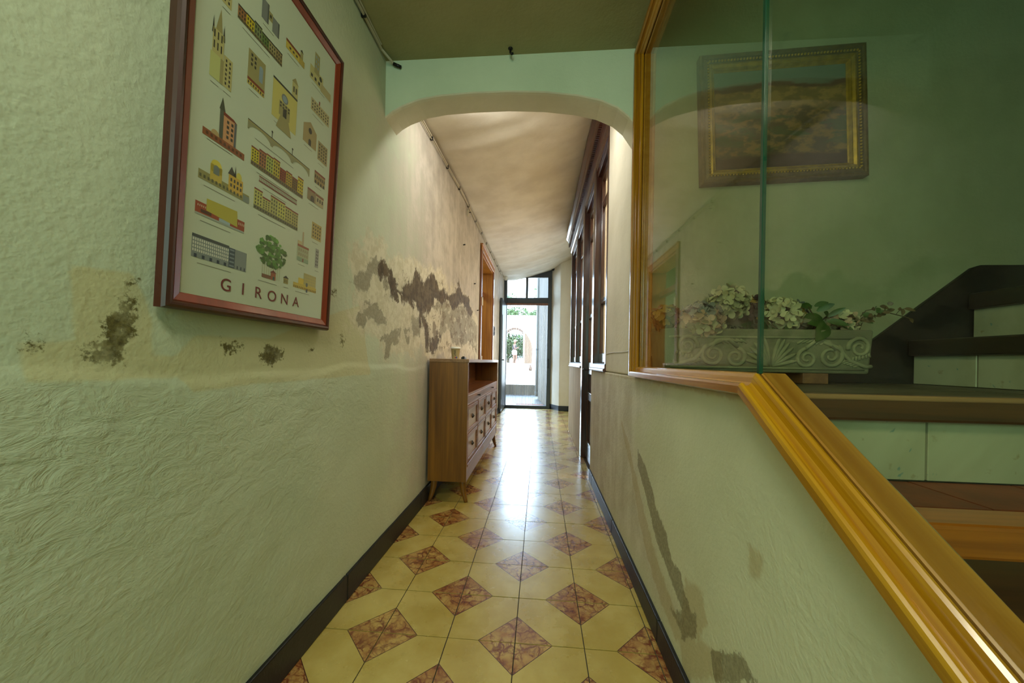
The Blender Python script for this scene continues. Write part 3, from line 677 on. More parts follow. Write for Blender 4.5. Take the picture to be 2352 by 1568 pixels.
# ------------------------------------------------------------------ left doorway with its wooden lining
def left_door():
    d = struct(bpy.data.objects.new('door_2', None)); COL.objects.link(d); d.location = (XL, 5.1, 0)
    d['label'] = 'honey-coloured wooden door lining in the left wall beyond the sideboard'
    a, b, z = DY0, DY1, DZ; x0, x1 = XL-.225, XL+.006
    mb = MB(); mb.box(x0, x1, b-.035, b, 0, z); mb.build('jamb_panel', M['door_wood'], d, bevel=.003)
    mb = MB(); mb.box(x0, x1, a, a+.03, 0, z); mb.build('jamb_panel', M['door_wood'], d, bevel=.003)
    mb = MB(); mb.box(x0, x1, a+.03, b-.035, z-.03, z); mb.build('head_panel', M['door_wood'], d, bevel=.003)
    mb = MB(); mb.box(x0+.02, x0+.10, a+.03, b-.035, 2.02, 2.10); mb.build('transom_bar', M['brown_casing'], d, bevel=.006)
    mb = MB(); mb.box(x1-.004, x1+.020, a-.075, a+.006, 0, z+.06); mb.build('casing', M['brown_casing'], d, bevel=.008)
    mb = MB(); mb.box(x1-.004, x1+.020, b-.012, b+.062, 0, z+.06); mb.build('casing', M['brown_casing'], d, bevel=.008)
    mb = MB(); mb.box(x1-.004, x1+.022, a-.075, b+.062, z-.004, z+.075); mb.box(x1-.004, x1+.034, a-.085, b+.07, z+.06, z+.08); mb.build('head_casing', M['door_wood'], d, bevel=.006)
    for zz in (.95, 1.72):
        mb = MB(); mb.box(x1+.018, x1+.024, a-.012, a+.004, zz, zz+.11); mb.tube([(x1+.024, a+.004, zz), (x1+.024, a+.004, zz+.11)], .006, 8); mb.build('hinge', M['white_plastic'], d)
    # leaf opened into the side room
    l = MB(); l.box(XL-1.0, XL-.24, a+.05, a+.09, .02, 2.0); lf = l.build('door_leaf', plain('dark_green_door', rgb(58, 72, 58), .5, 0, .2), d, bevel=.004)
    for z0, z1 in ((.2, .9), (1.05, 1.85)):
        q = MB(); q.box(XL-.88, XL-.36, a+.088, a+.098, z0, z1); q.build('door_panel', M['door_wood'], lf, bevel=.008)
left_door()
t = thing('wall_switch', 'black double switch on the left wall just past the wooden doorway', 'switch', (XL, 5.88, 1.42))
mb = MB(); mb.box(XL-.002, XL+.018, 5.84, 5.93, 1.42, 1.58); mb.build('switch_plate', M['black'], t, bevel=.006)
for z in (1.435, 1.505):
    mb = MB(); mb.box(XL+.016, XL+.026, 5.855, 5.915, z, z+.06); mb.build('rocker', M['black'], t, bevel=.004)

# ------------------------------------------------------------------ glazed wooden partition on the right
def partition():
    t = thing('glazed_partition', 'dark wooden partition with textured glass and dentil cornice along the right side', 'partition', (.46, 3.9, 0))
    G = .520                                                            # glass plane
    def post(y0, y1, x0, x1, z0, z1=2.70, m='dark_wood'):
        mb = MB(); mb.box(x0, x1, y0, y1, z0, z1); return mb.build('post', M[m], t, bevel=.008)
    post(2.455, 2.51, .448, .56, .955); post(3.02, 3.13, .445, .56, .955); post(3.745, 3.87, .442, .57, 0)
    post(4.55, 4.63, .452, .56, 1.0); post(5.26, 5.345, .448, .56, 0)
    mb = MB(); mb.box(.460, .560, 2.455, 5.345, 2.56, 2.72); mb.build('frieze', M['dark_wood_y'], t, bevel=.006)
    # cornice: profile in x, z run along y
    pr = [(.46, 2.60), (.452, 2.60), (.448, 2.64), (.436, 2.655), (.430, 2.70), (.424, 2.72), (.424, 2.765), (.398, 2.80), (.390, 2.82), (.366, 2.845), (.362, 2.875), (.46, 2.875)]
    mb = MB(); n = len(pr); ya, yb = 2.455, 5.38
    mb.add([(x, ya, z) for x, z in pr] + [(x, yb, z) for x, z in pr], [tuple(range(n)), tuple(range(n, 2*n))[::-1]] + [(i, n+i, n+(i+1) % n, (i+1) % n) for i in range(n)])
    fixn(mb.build('cornice', M['dark_wood_y'], t))
    mb = MB(); y = ya + .02
    while y < yb - .03: mb.box(.400, .426, y, y+.0145, 2.722, 2.764); y += .026
    stuff(mb.build('dentils', M['dark_wood_y'], t))
    mb = MB(); mb.box(.46, .60, 2.455, 5.345, 2.87, 3.12); mb.build('upper_board', M['beige_wall'], t)
    def sill(y0, y1):
        mb = MB(); p = [(.46, .935), (.434, .937), (.428, .945), (.430, .955), (.440, .962), (.440, .985), (.446, .992), (.46, 1.0), (.56, 1.0), (.56, .935)]
        k = len(p); mb.add([(x, y0, z) for x, z in p] + [(x, y1, z) for x, z in p], [tuple(range(k)), tuple(range(k, 2*k))[::-1]] + [(i, k+i, k+(i+1) % k, (i+1) % k) for i in range(k)])
        fixn(mb.build('sill', M['dark_wood_y'], t))
    sill(2.455, 3.12); sill(3.87, 5.345)
    def sash(y0, y1, z0, muntins, name='window_sash', par=None, kick=None):
        s_ = .055
        mb = MB(); mb.box(G-.03, G+.03, y0, y0+s_, z0, 2.56); mb.box(G-.03, G+.03, y1-s_, y1, z0, 2.56)
        mb.box(G-.03, G+.03, y0+s_, y1-s_, 2.50, 2.56)
        if not kick: mb.box(G-.03, G+.03, y0+s_, y1-s_, z0, z0+.075)
        w = mb.build(name, M['dark_wood'], t if par is None else par, bevel=.006)
        zs = [z0 + (.075 if not kick else 0)] + muntins + [2.50]
        for k, z in enumerate(muntins):
            q = MB(); q.box(G-.026, G+.02, y0+s_, y1-s_, z-.018, z+.018); q.build('muntin', M['dark_wood_y'], w, bevel=.005)
        for a, b in zip(zs[:-1], zs[1:]):
            q = MB(); q.box(G-.003, G+.003, y0+s_, y1-s_, a, b); q.build('pane', M['textured_pane'], w)
        return w
    sash(2.51, 3.02, 1.0, [1.50, 2.30]); sash(3.87, 4.55, 1.0, [1.50, 2.30]); sash(4.63, 5.26, 1.0, [1.50, 2.30])
    # half-closed curtains drawn behind the glass
    return t, sash
part_, sash_ = partition()
def partition_door():
    d = struct(bpy.data.objects.new('door_3', None)); COL.objects.link(d); d.location = (.52, 3.44, 0)
    d['label'] = 'dark wooden door leaf with glass above and panels below in the partition'
    G = .520; y0, y1 = 3.135, 3.74
    mb = MB(); s_ = .085
    mb.box(G-.03, G+.03, y0, y0+s_, .012, 2.56); mb.box(G-.03, G+.03, y1-s_, y1, .012, 2.56); mb.box(G-.03, G+.03, y0+s_, y1-s_, 2.47, 2.56)
    mb.box(G-.03, G+.03, y0+s_, y1-s_, .88, 1.0); mb.box(G-.03, G+.03, y0+s_, y1-s_, .62, .70); mb.box(G-.03, G+.03, y0+s_, y1-s_, .012, .20)
    mb.build('door_frame', M['dark_wood'], d, bevel=.006)
    for z in (1.46, 2.25):
        q = MB(); q.box(G-.026, G+.02, y0+s_, y1-s_, z-.018, z+.018); q.build('muntin', M['dark_wood_y'], d, bevel=.005)
    for a, b in ((1.0, 1.46), (1.46, 2.25), (2.25, 2.47)):
        q = MB(); q.box(G-.003, G+.003, y0+s_, y1-s_, a, b); q.build('pane', M['textured_pane'], d)
    q = MB(); q.box(G-.012, G+.012, y0+s_, y1-s_, .70, .88); q.build('door_panel', M['dark_wood_y'], d, bevel=.006)
    yy = y0+s_
    for k in range(5):
        w = (y1-y0-2*s_)/5; q = MB(); q.box(G-.014, G+.012, yy+k*w+.001, yy+(k+1)*w-.001, .20, .62); q.build('board', M['dark_wood'], d, bevel=.004)
    q = MB(); q.tube([(G-.03, y1-.05, .93), (G-.07, y1-.05, .93), (G-.075, y1-.13, .93)], .009, 8); q.build('handle', M['iron_black'], d)
partition_door()

# ------------------------------------------------------------------ glazed screen over the stair knee wall: moulded wooden frame and two panes
def screen():
    t = thing('stair_glass_screen', 'varnished wooden frame with large glass panes on the stair knee wall', 'screen', (.47, .8, .98))
    path = [Vector((-.18, 2.415)), Vector((1.655, 2.415)), Vector((1.655, RAIL_Z)), Vector((KINK, RAIL_Z)), Vector((-.30, rail_z(-.30)))]
    names = ['top_rail', 'post', 'sill', 'sloping_rail']
    # profile: (x, n) with n towards the glass opening; from the corridor lip over the mouldings to the stair side
    OUT = [(.447,-.047), (.420,-.047), (.416,-.044), (.4145,-.029), (.4165,-.0235), (.421,-.0215), (.4255,-.023), (.4285,-.027), (.434,-.0275), (.4395,-.021), (.4405,-.010), (.4425,-.004), (.447,-.0012), (.4515,-.0025), (.454,-.007), (.454,-.047)]
    INN = [(.456,-.043), (.456,-.003), (.459,-.001), (.502,-.001), (.507,-.005), (.507,-.043)]
    nrm = []
    for a, b in zip(path[:-1], path[1:]):
        d = (b-a).normalized(); nrm.append(Vector((d.y, -d.x)))         # right-hand side of travel faces the opening
    for i, nm in enumerate(names):
        a, b = path[i], path[i+1]; d = (b-a).normalized(); n = nrm[i]
        def end(p, other, off):
            if other is None: return p + n*off
            m = (n + other).normalized(); return p + m*(off/max(m.dot(n), .2))
        mats = [M['orange_wood_v'] if nm == 'post' else (M['rail_wood'] if nm == 'sloping_rail' else M['orange_wood'])]
        rail = None
        for prof, pn in ((OUT, nm), (INN, 'glazing_board')):
            mb = MB(); k = len(prof)
            A = [end(a, nrm[i-1] if i > 0 else None, q[1]) for q in prof]; B = [end(b, nrm[i+1] if i+1 < len(nrm) else None, q[1]) for q in prof]
            mb.add([(q[0], p.x, p.y) for q, p in zip(prof, A)] + [(q[0], p.x, p.y) for q, p in zip(prof, B)],
                   [tuple(range(k)), tuple(range(k, 2*k))[::-1]] + [(j, k+j, k+(j+1) % k, (j+1) % k) for j in range(k)])
            o = fixn(mb.build(pn, mats if pn == nm else [M['board_wood']], rail if rail is not None else t)); 
            if rail is None: rail = o
    gx0, gx1 = .4525, .4585
    mb = MB(); mb.prism([(.775, RAIL_Z-.004), (1.648, RAIL_Z-.004), (1.648, 2.408), (.775, 2.408)], 'x', gx0, gx1); mb.build('glass_pane', M['pane'], t)
    mb = MB(); mb.prism([(-.20, rail_z(-.20)-.004), (.765, rail_z(.765)-.004), (.765, 2.408), (-.20, 2.408)], 'x', gx0, gx1); mb.build('glass_pane', M['pane'], t)
    mb = MB(); mb.box(gx0-.0008, gx1+.0008, .766, .774, RAIL_Z-.002, 2.407); mb.build('glass_edge', M['pane_edge'], t)
screen()

# ------------------------------------------------------------------ framed poster
PRINTS = [('spire', 0.729, 0.762, 1.628, 0.139), ('block', 0.762, 0.785, 1.629, 0.071), ('row', 0.791, 0.936, 1.815, 0.034), ('block', 0.749, 0.774, 1.812, 0.042), ('twin', 0.859, 0.92, 1.882, 0.042), ('church', 0.947, 1.025, 1.882, 0.025), ('tower', 1.051, 1.16, 1.882, 0.056), ('facade', 0.827, 0.881, 1.687, 0.087), ('stone', 0.909, 1.004, 1.665, 0.107), ('pale', 1.064, 1.159, 1.791, 0.038), ('gable', 1.036, 1.1, 1.675, 0.054), ('stone2', 1.109, 1.16, 1.657, 0.061), ('wall', 0.721, 0.831, 1.498, 0.006), ('steeple', 0.76, 0.805, 1.508, 0.069), ('bridge', 0.836, 1.075, 1.579, 0.024), ('colour', 0.851, 1.05, 1.497, 0.054), ('villa', 0.717, 0.852, 1.393, 0.017), ('truss', 0.88, 1.026, 1.466, 0.009), ('palerow', 0.867, 1.035, 1.391, 0.051), ('brown', 1.1, 1.156, 1.576, 0.04), ('ruin', 1.071, 1.154, 1.509, 0.037), ('museum', 0.714, 0.843, 1.313, 0.029), ('office', 0.711, 0.855, 1.218, 0.048), ('tree', 0.884, 0.998, 1.219, 0.115), ('balcony', 1.102, 1.152, 1.394, 0.054), ('chimney', 1.04, 1.093, 1.304, 0.098), ('slim', 1.127, 1.145, 1.304, 0.063), ('modern', 1.03, 1.141, 1.218, 0.048), ('kiosk', 0.989, 1.008, 1.22, 0.016)]

def mitred(mb, w, h, prof, mi=0):
    """rectangular moulding, profile (inset, height) closed, centred on x, base at y = 0"""
    k = len(prof); V = []
    for cx, cy, sx, sy in ((-w/2, 0, 1, 1), (w/2, 0, -1, 1), (w/2, h, -1, -1), (-w/2, h, 1, -1)):
        V += [(cx+sx*i, cy+sy*i, z) for i, z in prof]
    F = []
    for c in range(4):
        d = (c+1) % 4
        for j in range(k): F.append((c*k+j, d*k+j, d*k+(j+1) % k, c*k+(j+1) % k))
    return mb.add(V, F, mi)
def vc_mat(name, rough=.45):
    m = NT(name); a = m.node('ShaderNodeVertexColor', layer_name='ink'); m.col(a.outputs['Color']); m.rough(rough); return m.mat
M['ink'] = vc_mat('printed_ink')
def poster():
    th = .042; t = thing('framed_poster', 'large poster of drawn town buildings in a red-brown frame on the left wall', 'poster', (-.776, .934, 1.098))
    t.matrix_world = Matrix(((0, math.sin(th), math.cos(th), -.776), (1, 0, 0, .934), (0, math.cos(th), -math.sin(th), 1.098), (0, 0, 0, 1)))
    w, h = .560, .965
    mb = MB(); mitred(mb, w, h, [(0, -.006), (0, .010), (.003, .017), (.008, .021), (.013, .0205), (.0165, .017), (.0165, -.006)]); fixn(mb.build('frame', M['red_frame_dark'], t, local=True))
    mb = MB(); mitred(mb, w-.032, h-.032, [(0, .002), (0, .015), (.003, .016), (.019, .011), (.021, .009), (.021, .002)])
    for i, v in enumerate(mb.v): mb.v[i] = (v[0], v[1]+.016, v[2])
    fixn(mb.build('inner_slip', M['red_frame'], t, local=True))
    mb = MB(); mb.box(-w/2+.01, w/2-.01, .01, h-.01, -.006, .008); pp = mb.build('print', M['paper'], t, local=True)
    # flat printed drawings: quads of ink lying on the paper
    V = []; F = []; C = []
    rnd = random.Random(11)
    def quad(pts, c, lv=0):
        o = len(V)
        for x, y in pts: V.append((x, y, .0084 + lv*.00012))
        F.append(tuple(range(o, o+len(pts)))); C.append(rgb(*c))
    def rect(x0, x1, y0, y1, c, lv=0): quad([(x0,y0),(x1,y0),(x1,y1),(x0,y1)], c, lv)
    def wins(x0, x1, y0, y1, nx, ny, c, lv=2, fx=.5, fy=.6):
        for i in range(nx):
            for j in range(ny):
                a = x0+(x1-x0)*(i+.5-fx/2)/nx; b = x0+(x1-x0)*(i+.5+fx/2)/nx; d = y0+(y1-y0)*(j+.5-fy/2)/ny; e = y0+(y1-y0)*(j+.5+fy/2)/ny
                rect(a, b, d, e, c, lv)
    def arch(cx, r, y0, y1, c, lv=2): quad([(cx-r, y0), (cx+r, y0)] + [(cx+r*math.cos(a), y1+r*math.sin(a)) for a in np.linspace(0, math.pi, 9)], c, lv)
    def disc(cx, cy, rx, ry, c, lv=2): quad([(cx+rx*math.cos(a), cy+ry*math.sin(a)) for a in np.linspace(0, 2*math.pi, 15)[:-1]], c, lv)
    ST, ST2, OC, DK, RF, GR, BR, SK = (178,170,112), (150,142,92), (190,168,72), (64,62,52), (124,62,40), (120,124,118), (140,84,48), (132,150,158)
    for kind, ya, yb, z, hh in PRINTS:
        x0, x1 = ya-.934, yb-.934; y0 = (z-1.098)/math.cos(th); y1 = y0+hh; w_ = x1-x0; cx = (x0+x1)/2
        rect(x0+w_*.1, x0+w_*.1+max(.02, w_*.6), y0-.012, y0-.0107, (120,118,100))
        if kind == 'spire':
            rect(x0, x1, y0, y0+hh*.4, (182,186,118)); rect(x0+w_*.75, x1, y0, y0+hh*.4, ST2, 1)
            rect(x0+w_*.1, x1-w_*.05, y0+hh*.4, y0+hh*.8, ST, 1); wins(x0+w_*.1, x1-w_*.1, y0+hh*.45, y0+hh*.8, 3, 2, DK, 2, .35, .7)
            quad([(x0+w_*.3,y0+hh*.8),(x1-w_*.2,y0+hh*.8),(cx+.004,y0+hh*1.18)], ST2, 1)
            for q in (.12, .92): quad([(x0+w_*q-.003,y0+hh*.7),(x0+w_*q+.003,y0+hh*.7),(x0+w_*q,y0+hh*.98)], DK, 1)
        elif kind in ('block', 'facade', 'pale', 'gable', 'stone', 'stone2', 'brown', 'balcony', 'ruin', 'slim', 'kiosk'):
            c = dict(block=ST, facade=ST2, pale=(176,164,118), gable=(160,142,96), stone=(192,182,100), stone2=(156,140,94), brown=(150,128,80), balcony=(170,150,80), ruin=(140,122,88), slim=(150,150,140), kiosk=(150,140,80))[kind]
            rect(x0, x1, y0, y1, c)
            if kind == 'facade':
                rect(x0, x1, y0+hh*.12, y0+hh*.2, RF, 1); rect(x0, x1, y0, y0+hh*.12, OC, 1); wins(x0, x1, y0, y0+hh*.12, 7, 1, DK)
                wins(x0+w_*.1, x0+w_*.5, y0+hh*.55, y1-.004, 2, 3, DK); arch(x0+w_*.75, w_*.11, y0+hh*.35, y0+hh*.75, SK)
            elif kind == 'gable':
                quad([(x0,y1),(x1,y1),(cx,y1+.02)], c); disc(cx, y1-.008, .008, .009, DK); arch(cx, .006, y0, y0+.014, DK)
            elif kind == 'stone':
                rect(x0, x1, y1-.006, y1, DK, 1); disc(cx-.002, y0+hh*.68, .013, .013, GR); disc(cx-.002, y0+hh*.68, .009, .009, SK, 3)
                rect(cx-.022, cx+.02, y0+hh*.18, y0+hh*.55, ST2, 1); arch(cx, .007, y0+hh*.2, y0+hh*.36, DK, 3); quad([(cx-.03,y0-.02),(cx+.03,y0-.02),(cx+.016,y0+hh*.18),(cx-.016,y0+hh*.18)], ST2, 1)
                wins(cx-.022, cx+.02, y0+hh*.38, y0+hh*.55, 4, 2, DK, 3); rect(x1-.024, x1, y1, y1+.04, ST, 0); wins(x1-.022, x1-.002, y1+.006, y1+.034, 2, 1, DK); quad([(x1-.026,y1+.04),(x1+.002,y1+.04),(x1-.012,y1+.056)], ST2)
            elif kind == 'ruin':
                rect(x0+w_*.5, x1, y0, y1-.006, (170,158,120), 1); arch(x0+w_*.3, .009, y0, y0+.01, DK); rect(x0, x0+w_*.45, y1-.006, y1, RF, 2); rect(x0+w_*.5, x1, y1-.008, y1-.004, RF, 3); wins(x0+w_*.55, x1, y0+.008, y1-.01, 3, 1, DK)
            elif kind == 'brown':
                rect(x0, x1, y1-.006, y1, RF, 1); wins(x0, x1, y0+.012, y1-.008, 6, 1, DK, 2, .5, .5); [arch(x0+w_*(i+.5)/4, .004, y0, y0+.006, DK) for i in range(4)]
            else:
                ny = max(2, int(hh/.011)); nx = max(2, int(w_/.011)); wins(x0+.002, x1-.002, y0+.004, y1-.004, nx, ny, DK, 2, .4, .55)
                if kind in ('pale',): rect(x0+w_*.4, x0+w_*.46, y1, y1+.012, RF, 1)
                if kind == 'kiosk': quad([(x0-.003,y1),(x1+.003,y1),(cx,y1+.008)], DK)
        elif kind in ('row', 'colour', 'palerow'):
            pal = dict(row=[(150,104,62),(196,176,40),(120,132,86),(96,120,60),(150,140,92),(142,124,80)], colour=[(196,182,44),(160,110,72),(170,180,90),(186,170,62),(142,66,34),(176,150,50),(120,92,40),(200,180,30)],
                       palerow=[(184,182,98),(178,174,100),(172,170,104),(190,188,96),(176,168,98),(168,160,96)])[kind]
            nb = len(pal); a = x0
            for i, c in enumerate(pal):
                b = x0+w_*(i+1)/nb; top = y1+rnd.uniform(-.2, .15)*hh
                rect(a, b, y0, top, c); rect(a, b, top-.003, top+.001, RF if kind != 'row' else DK, 1); wins(a+.001, b-.001, y0+hh*.22, top-.005, 3, max(2, int(hh/.012)), DK if kind != 'palerow' else (84,86,64), 2, .45, .6)
                rect(a, b, y0, y0+hh*.2, (110,96,60) if kind != 'palerow' else (110,110,76), 2); wins(a, b, y0+.001, y0+hh*.16, 3, 1, DK, 3); a = b
        elif kind == 'twin':
            rect(x0, x0+w_*.38, y0, y1+.01, GR); rect(x1-w_*.4, x1, y0-.004, y1-.006, GR); rect(x0+w_*.38, x1-w_*.4, y0+.016, y1-.003, ST2); rect(x0+w_*.3, x0+w_*.38, y0, y1+.01, (92,96,90), 1); rect(x1-w_*.08, x1, y0-.004, y1-.006, (92,96,90), 1); rect(cx-.004, cx+.002, y0+.024, y0+.032, DK, 1)
        elif kind == 'church':
            rect(x0, x1-w_*.2, y0, y1-.005, OC); quad([(x0,y1-.005),(x1-w_*.2,y1-.005),(x1-w_*.26,y1+.002),(x0,y1+.002)], RF, 1); rect(x1-w_*.3, x1, y0, y1-.006, (170,150,70), 1); rect(x1-w_*.25, x1-w_*.1, y1-.006, y1+.014, ST2, 1); quad([(x1-w_*.27,y1+.014),(x1-w_*.08,y1+.014),(x1-w_*.17,y1+.022)], DK, 1); wins(x0+.01, x1-w_*.35, y0+.005, y1-.01, 3, 1, DK)
        elif kind == 'tower':
            rect(x0, x0+w_*.6, y0, y0+.042, ST); rect(x0+w_*.5, x1, y0-.004, y0+.022, (170,158,110), 1); rect(x0+w_*.18, x0+w_*.4, y0+.03, y0+.095, ST2, 1); wins(x0+w_*.2, x0+w_*.38, y0+.045, y0+.09, 2, 3, SK); disc(x0+w_*.48, y0+.03, .007, .008, DK); wins(x0, x0+w_*.5, y0+.004, y0+.02, 3, 1, DK)
        elif kind == 'wall':
            rect(x0, x1, y0-.006, y0+.010, BR); wins(x0+.005, x1-.005, y0-.004, y0+.008, 9, 1, (92,60,36)); arch(x0+w_*.27, .010, y0+.008, y0+.010, (176,150,100), 3)
        elif kind == 'steeple':
            rect(x0, x1, y0, y1-.012, (196,144,100)); rect(x0, x0+w_*.22, y0, y1-.004, (84,88,72), 1); quad([(x0-.002,y1-.004),(x0+w_*.3,y1-.004),(x0+w_*.12,y1+.026)], (70,74,54), 1); wins(x0+w_*.35, x1-.006, y0+.006, y1-.016, 2, 4, DK); rect(x1-.006, x1, y0, y1-.012, (92,96,96), 1); quad([(x0+w_*.2,y1-.012),(x1+.002,y1-.012),(x1-w_*.2,y1-.006),(x0+w_*.2,y1-.004)], RF, 2)
        elif kind == 'bridge':
            rect(x0, x1, y1-.006, y1, ST2); rect(x0, x1, y1-.001, y1+.001, DK, 1); nb = 3
            for i in range(nb):
                a = x0+w_*i/nb; b = x0+w_*(i+1)/nb; m = (a+b)/2; r = (b-a)/2-.004
                for s in (0, 1):
                    pts = [(m-r*math.cos(q), y0+(hh-.008)*math.sin(q)) for q in np.linspace(0, math.pi/2, 9)] + [(m, y1-.006)]
                    if s == 0: pts = [(a, y0), (a+.004, y0)] + pts[1:] + [(a, y1-.006)]
                    else: pts = [(2*m-x, y) for x, y in [(a, y0), (a+.004, y0)] + pts[1:] + [(a, y1-.006)]][::-1]
                    quad(pts, (140,138,100))
            for i in (1, 2): rect(x0+w_*i/3-.001, x0+w_*i/3+.001, y1, y1+.016, DK); disc(x0+w_*i/3, y1+.017, .003, .003, DK)
        elif kind == 'truss':
            rect(x0, x1, y0, y0+.004, (116,66,48)); rect(x0, x1, y0+.013, y0+.016, (116,66,48)); wins(x0, x1, y0+.004, y0+.013, 26, 1, (150,142,120), 1, .5, 1.0)
        elif kind == 'villa':
            rect(x0, x1, y0, y0+.020, (140,136,82)); rect(x0+w_*.2, x0+w_*.42, y0+.01, y0+.046, OC, 1); arch(x0+w_*.31, w_*.1, y0+.03, y0+.046, (206,190,70), 1); arch(x0+w_*.31, w_*.055, y0+.026, y0+.040, (110,120,110), 3)
            rect(x0+w_*.55, x0+w_*.85, y0+.008, y0+.046, (196,160,64), 1); quad([(x0+w_*.53,y0+.046),(x0+w_*.7,y0+.046),(x0+w_*.6,y0+.066)], DK, 2); disc(x0+w_*.76, y0+.050, .008, .012, (196,186,80), 0); wins(x0+w_*.57, x0+w_*.84, y0+.016, y0+.042, 4, 2, DK); quad([(x0+w_*.66,y0+.046),(x0+w_*.7,y0+.046),(x0+w_*.68,y0+.074)], DK, 2); wins(x0, x1, y0+.002, y0+.014, 14, 1, (92,92,60)); rect(x0+w_*.86, x1, y0, y0+.016, (120,132,120), 3)
        elif kind == 'museum':
            rect(x0, x1, y0, y1, (150,70,40)); quad([(x0+w_*.2,y0+hh*.55),(x0+w_*.84,y0+hh*.3),(x0+w_*.82,y1+.018),(x0+w_*.2,y1+.014)], (176,166,62), 2); rect(x0, x1, y0, y0+hh*.16, (150,160,146), 1); rect(x0+w_*.45, x0+w_*.68, y0+hh*.16, y0+hh*.42, (156,176,180), 1); wins(x0+.004, x0+w_*.2, y0+hh*.6, y1-.004, 5, 1, (196,170,140)); rect(x0+w_*.1, x0+w_*.3, y0+hh*.25, y0+hh*.5, (80,50,36), 1); wins(x0+w_*.85, x1, y0+hh*.5, y1-.004, 4, 1, (196,170,140))
        elif kind == 'office':
            rect(x0, x1, y0, y1, (126,136,132)); wins(x0+.001, x0+w_*.64, y0+hh*.25, y1-.004, 18, 4, (206,208,192), 2, .62, .72); rect(x0+w_*.64, x0+w_*.76, y0, y1, (70,84,92), 2); wins(x0+w_*.65, x0+w_*.75, y0, y1, 1, 5, (120,134,140), 3, .9, .4); rect(x0, x0+w_*.64, y1-.003, y1+.003, (70,78,76), 3); wins(x0, x0+w_*.64, y0, y0+hh*.18, 5, 1, (52,64,74), 3, .35, .9); wins(x0+w_*.78, x1, y0, y0+hh*.2, 3, 1, (52,64,74), 3, .3, .8)
        elif kind == 'tree':
            for i in range(9): rect(x0+w_*(.2+.07*i), x0+w_*(.2+.07*i)+.0012, y0+.002, y0+hh*.45, (160,158,104))
            for i in range(150):
                a = rnd.uniform(0, 6.283); r = rnd.random()**.5; ex, ey = cx+r*w_*.46*math.cos(a), y0+hh*.66+r*hh*.36*math.sin(a)
                g = rnd.uniform(.6, 1.15)*(1 - .25*(1-(ey-y0)/hh)); disc(ex, ey, rnd.uniform(.003, .008), rnd.uniform(.003, .007), (int(92*g), int(142*g), int(58*g)), 1+i*.02)
            rect(x0+w_*.2, x0+w_*.5, y0, y0+.010, (120,84,56), 1); rect(x0+w_*.48, x0+w_*.64, y0, y0+.020, (150,88,58), 2); quad([(x0+w_*.45,y0+.020),(x0+w_*.67,y0+.020),(x0+w_*.56,y0+.028)], (112,60,44), 2); rect(x0+w_*.55, x0+w_*.6, y0, y0+.01, (60,92,84), 3)
        elif kind == 'chimney':
            rect(x0, x1, y0, y0+.044, (166,170,134)); rect(x0, x1, y0, y0+.012, (140,160,132), 1); rect(x0, x1, y0+.044, y0+.051, (150,92,66), 1); rect(x0, x0+w_*.35, y0+.051, y0+.062, (190,174,128)); rect(x0+w_*.38, x0+w_*.5, y0+.051, y0+.094, (176,156,122)); wins(x0+.003, x1-.003, y0+.014, y0+.042, 5, 2, (150,140,110)); rect(cx-.002, cx+.003, y0, y0+.010, (132,72,52), 3)
        elif kind == 'modern':
            rect(x0, x1, y0, y0+.016, OC); wins(x0, x1, y0, y0+.008, 14, 1, (120,96,40), 2, .5, .8); rect(x0+w_*.2, x0+w_*.6, y0+.016, y0+.034, (206,180,66)); rect(x0+w_*.42, x1-.004, y0+.016, y0+.054, (186,172,96), 1); wins(x0+w_*.42, x1-.004, y0+.018, y0+.054, 7, 4, (168,160,106), 2, .8, .8); disc(x0+w_*.56, y0+.018, .005, .007, (96,104,96), 3); rect(x0+w_*.55, x0+w_*.6, y0-.006, y0+.004, (70,84,104), 3)
    me = bpy.data.meshes.new('drawings'); me.from_pydata(V, [], F); me.materials.append(M['ink'])
    at = me.color_attributes.new('ink', 'FLOAT_COLOR', 'CORNER'); k = 0
    for f, c in zip(me.polygons, C):
        for li in f.loop_indices: at.data[li].color = c
    me.update(); o = bpy.data.objects.new('drawings', me); COL.objects.link(o); o.parent = pp
    # title lettering, spaced wide
    for ch, y in zip('GIRONA', np.linspace(.800, 1.046, 6)):
        cu = bpy.data.curves.new('letter', 'FONT'); cu.body = ch; cu.size = .043; cu.align_x = 'CENTER'; cu.extrude = .0002
        ob = bpy.data.objects.new('letter', cu); COL.objects.link(ob)
        dg = bpy.context.evaluated_depsgraph_get(); me = bpy.data.meshes.new_from_object(ob.evaluated_get(dg)); bpy.data.objects.remove(ob)
        me.materials.clear(); me.materials.append(M['title']); l = bpy.data.objects.new('letter', me); COL.objects.link(l); l.parent = pp
        l.location = (y-.934, (1.159-1.098), .0088)
M['title'] = plain('title_ink', rgb(112, 44, 36), .5)
poster()

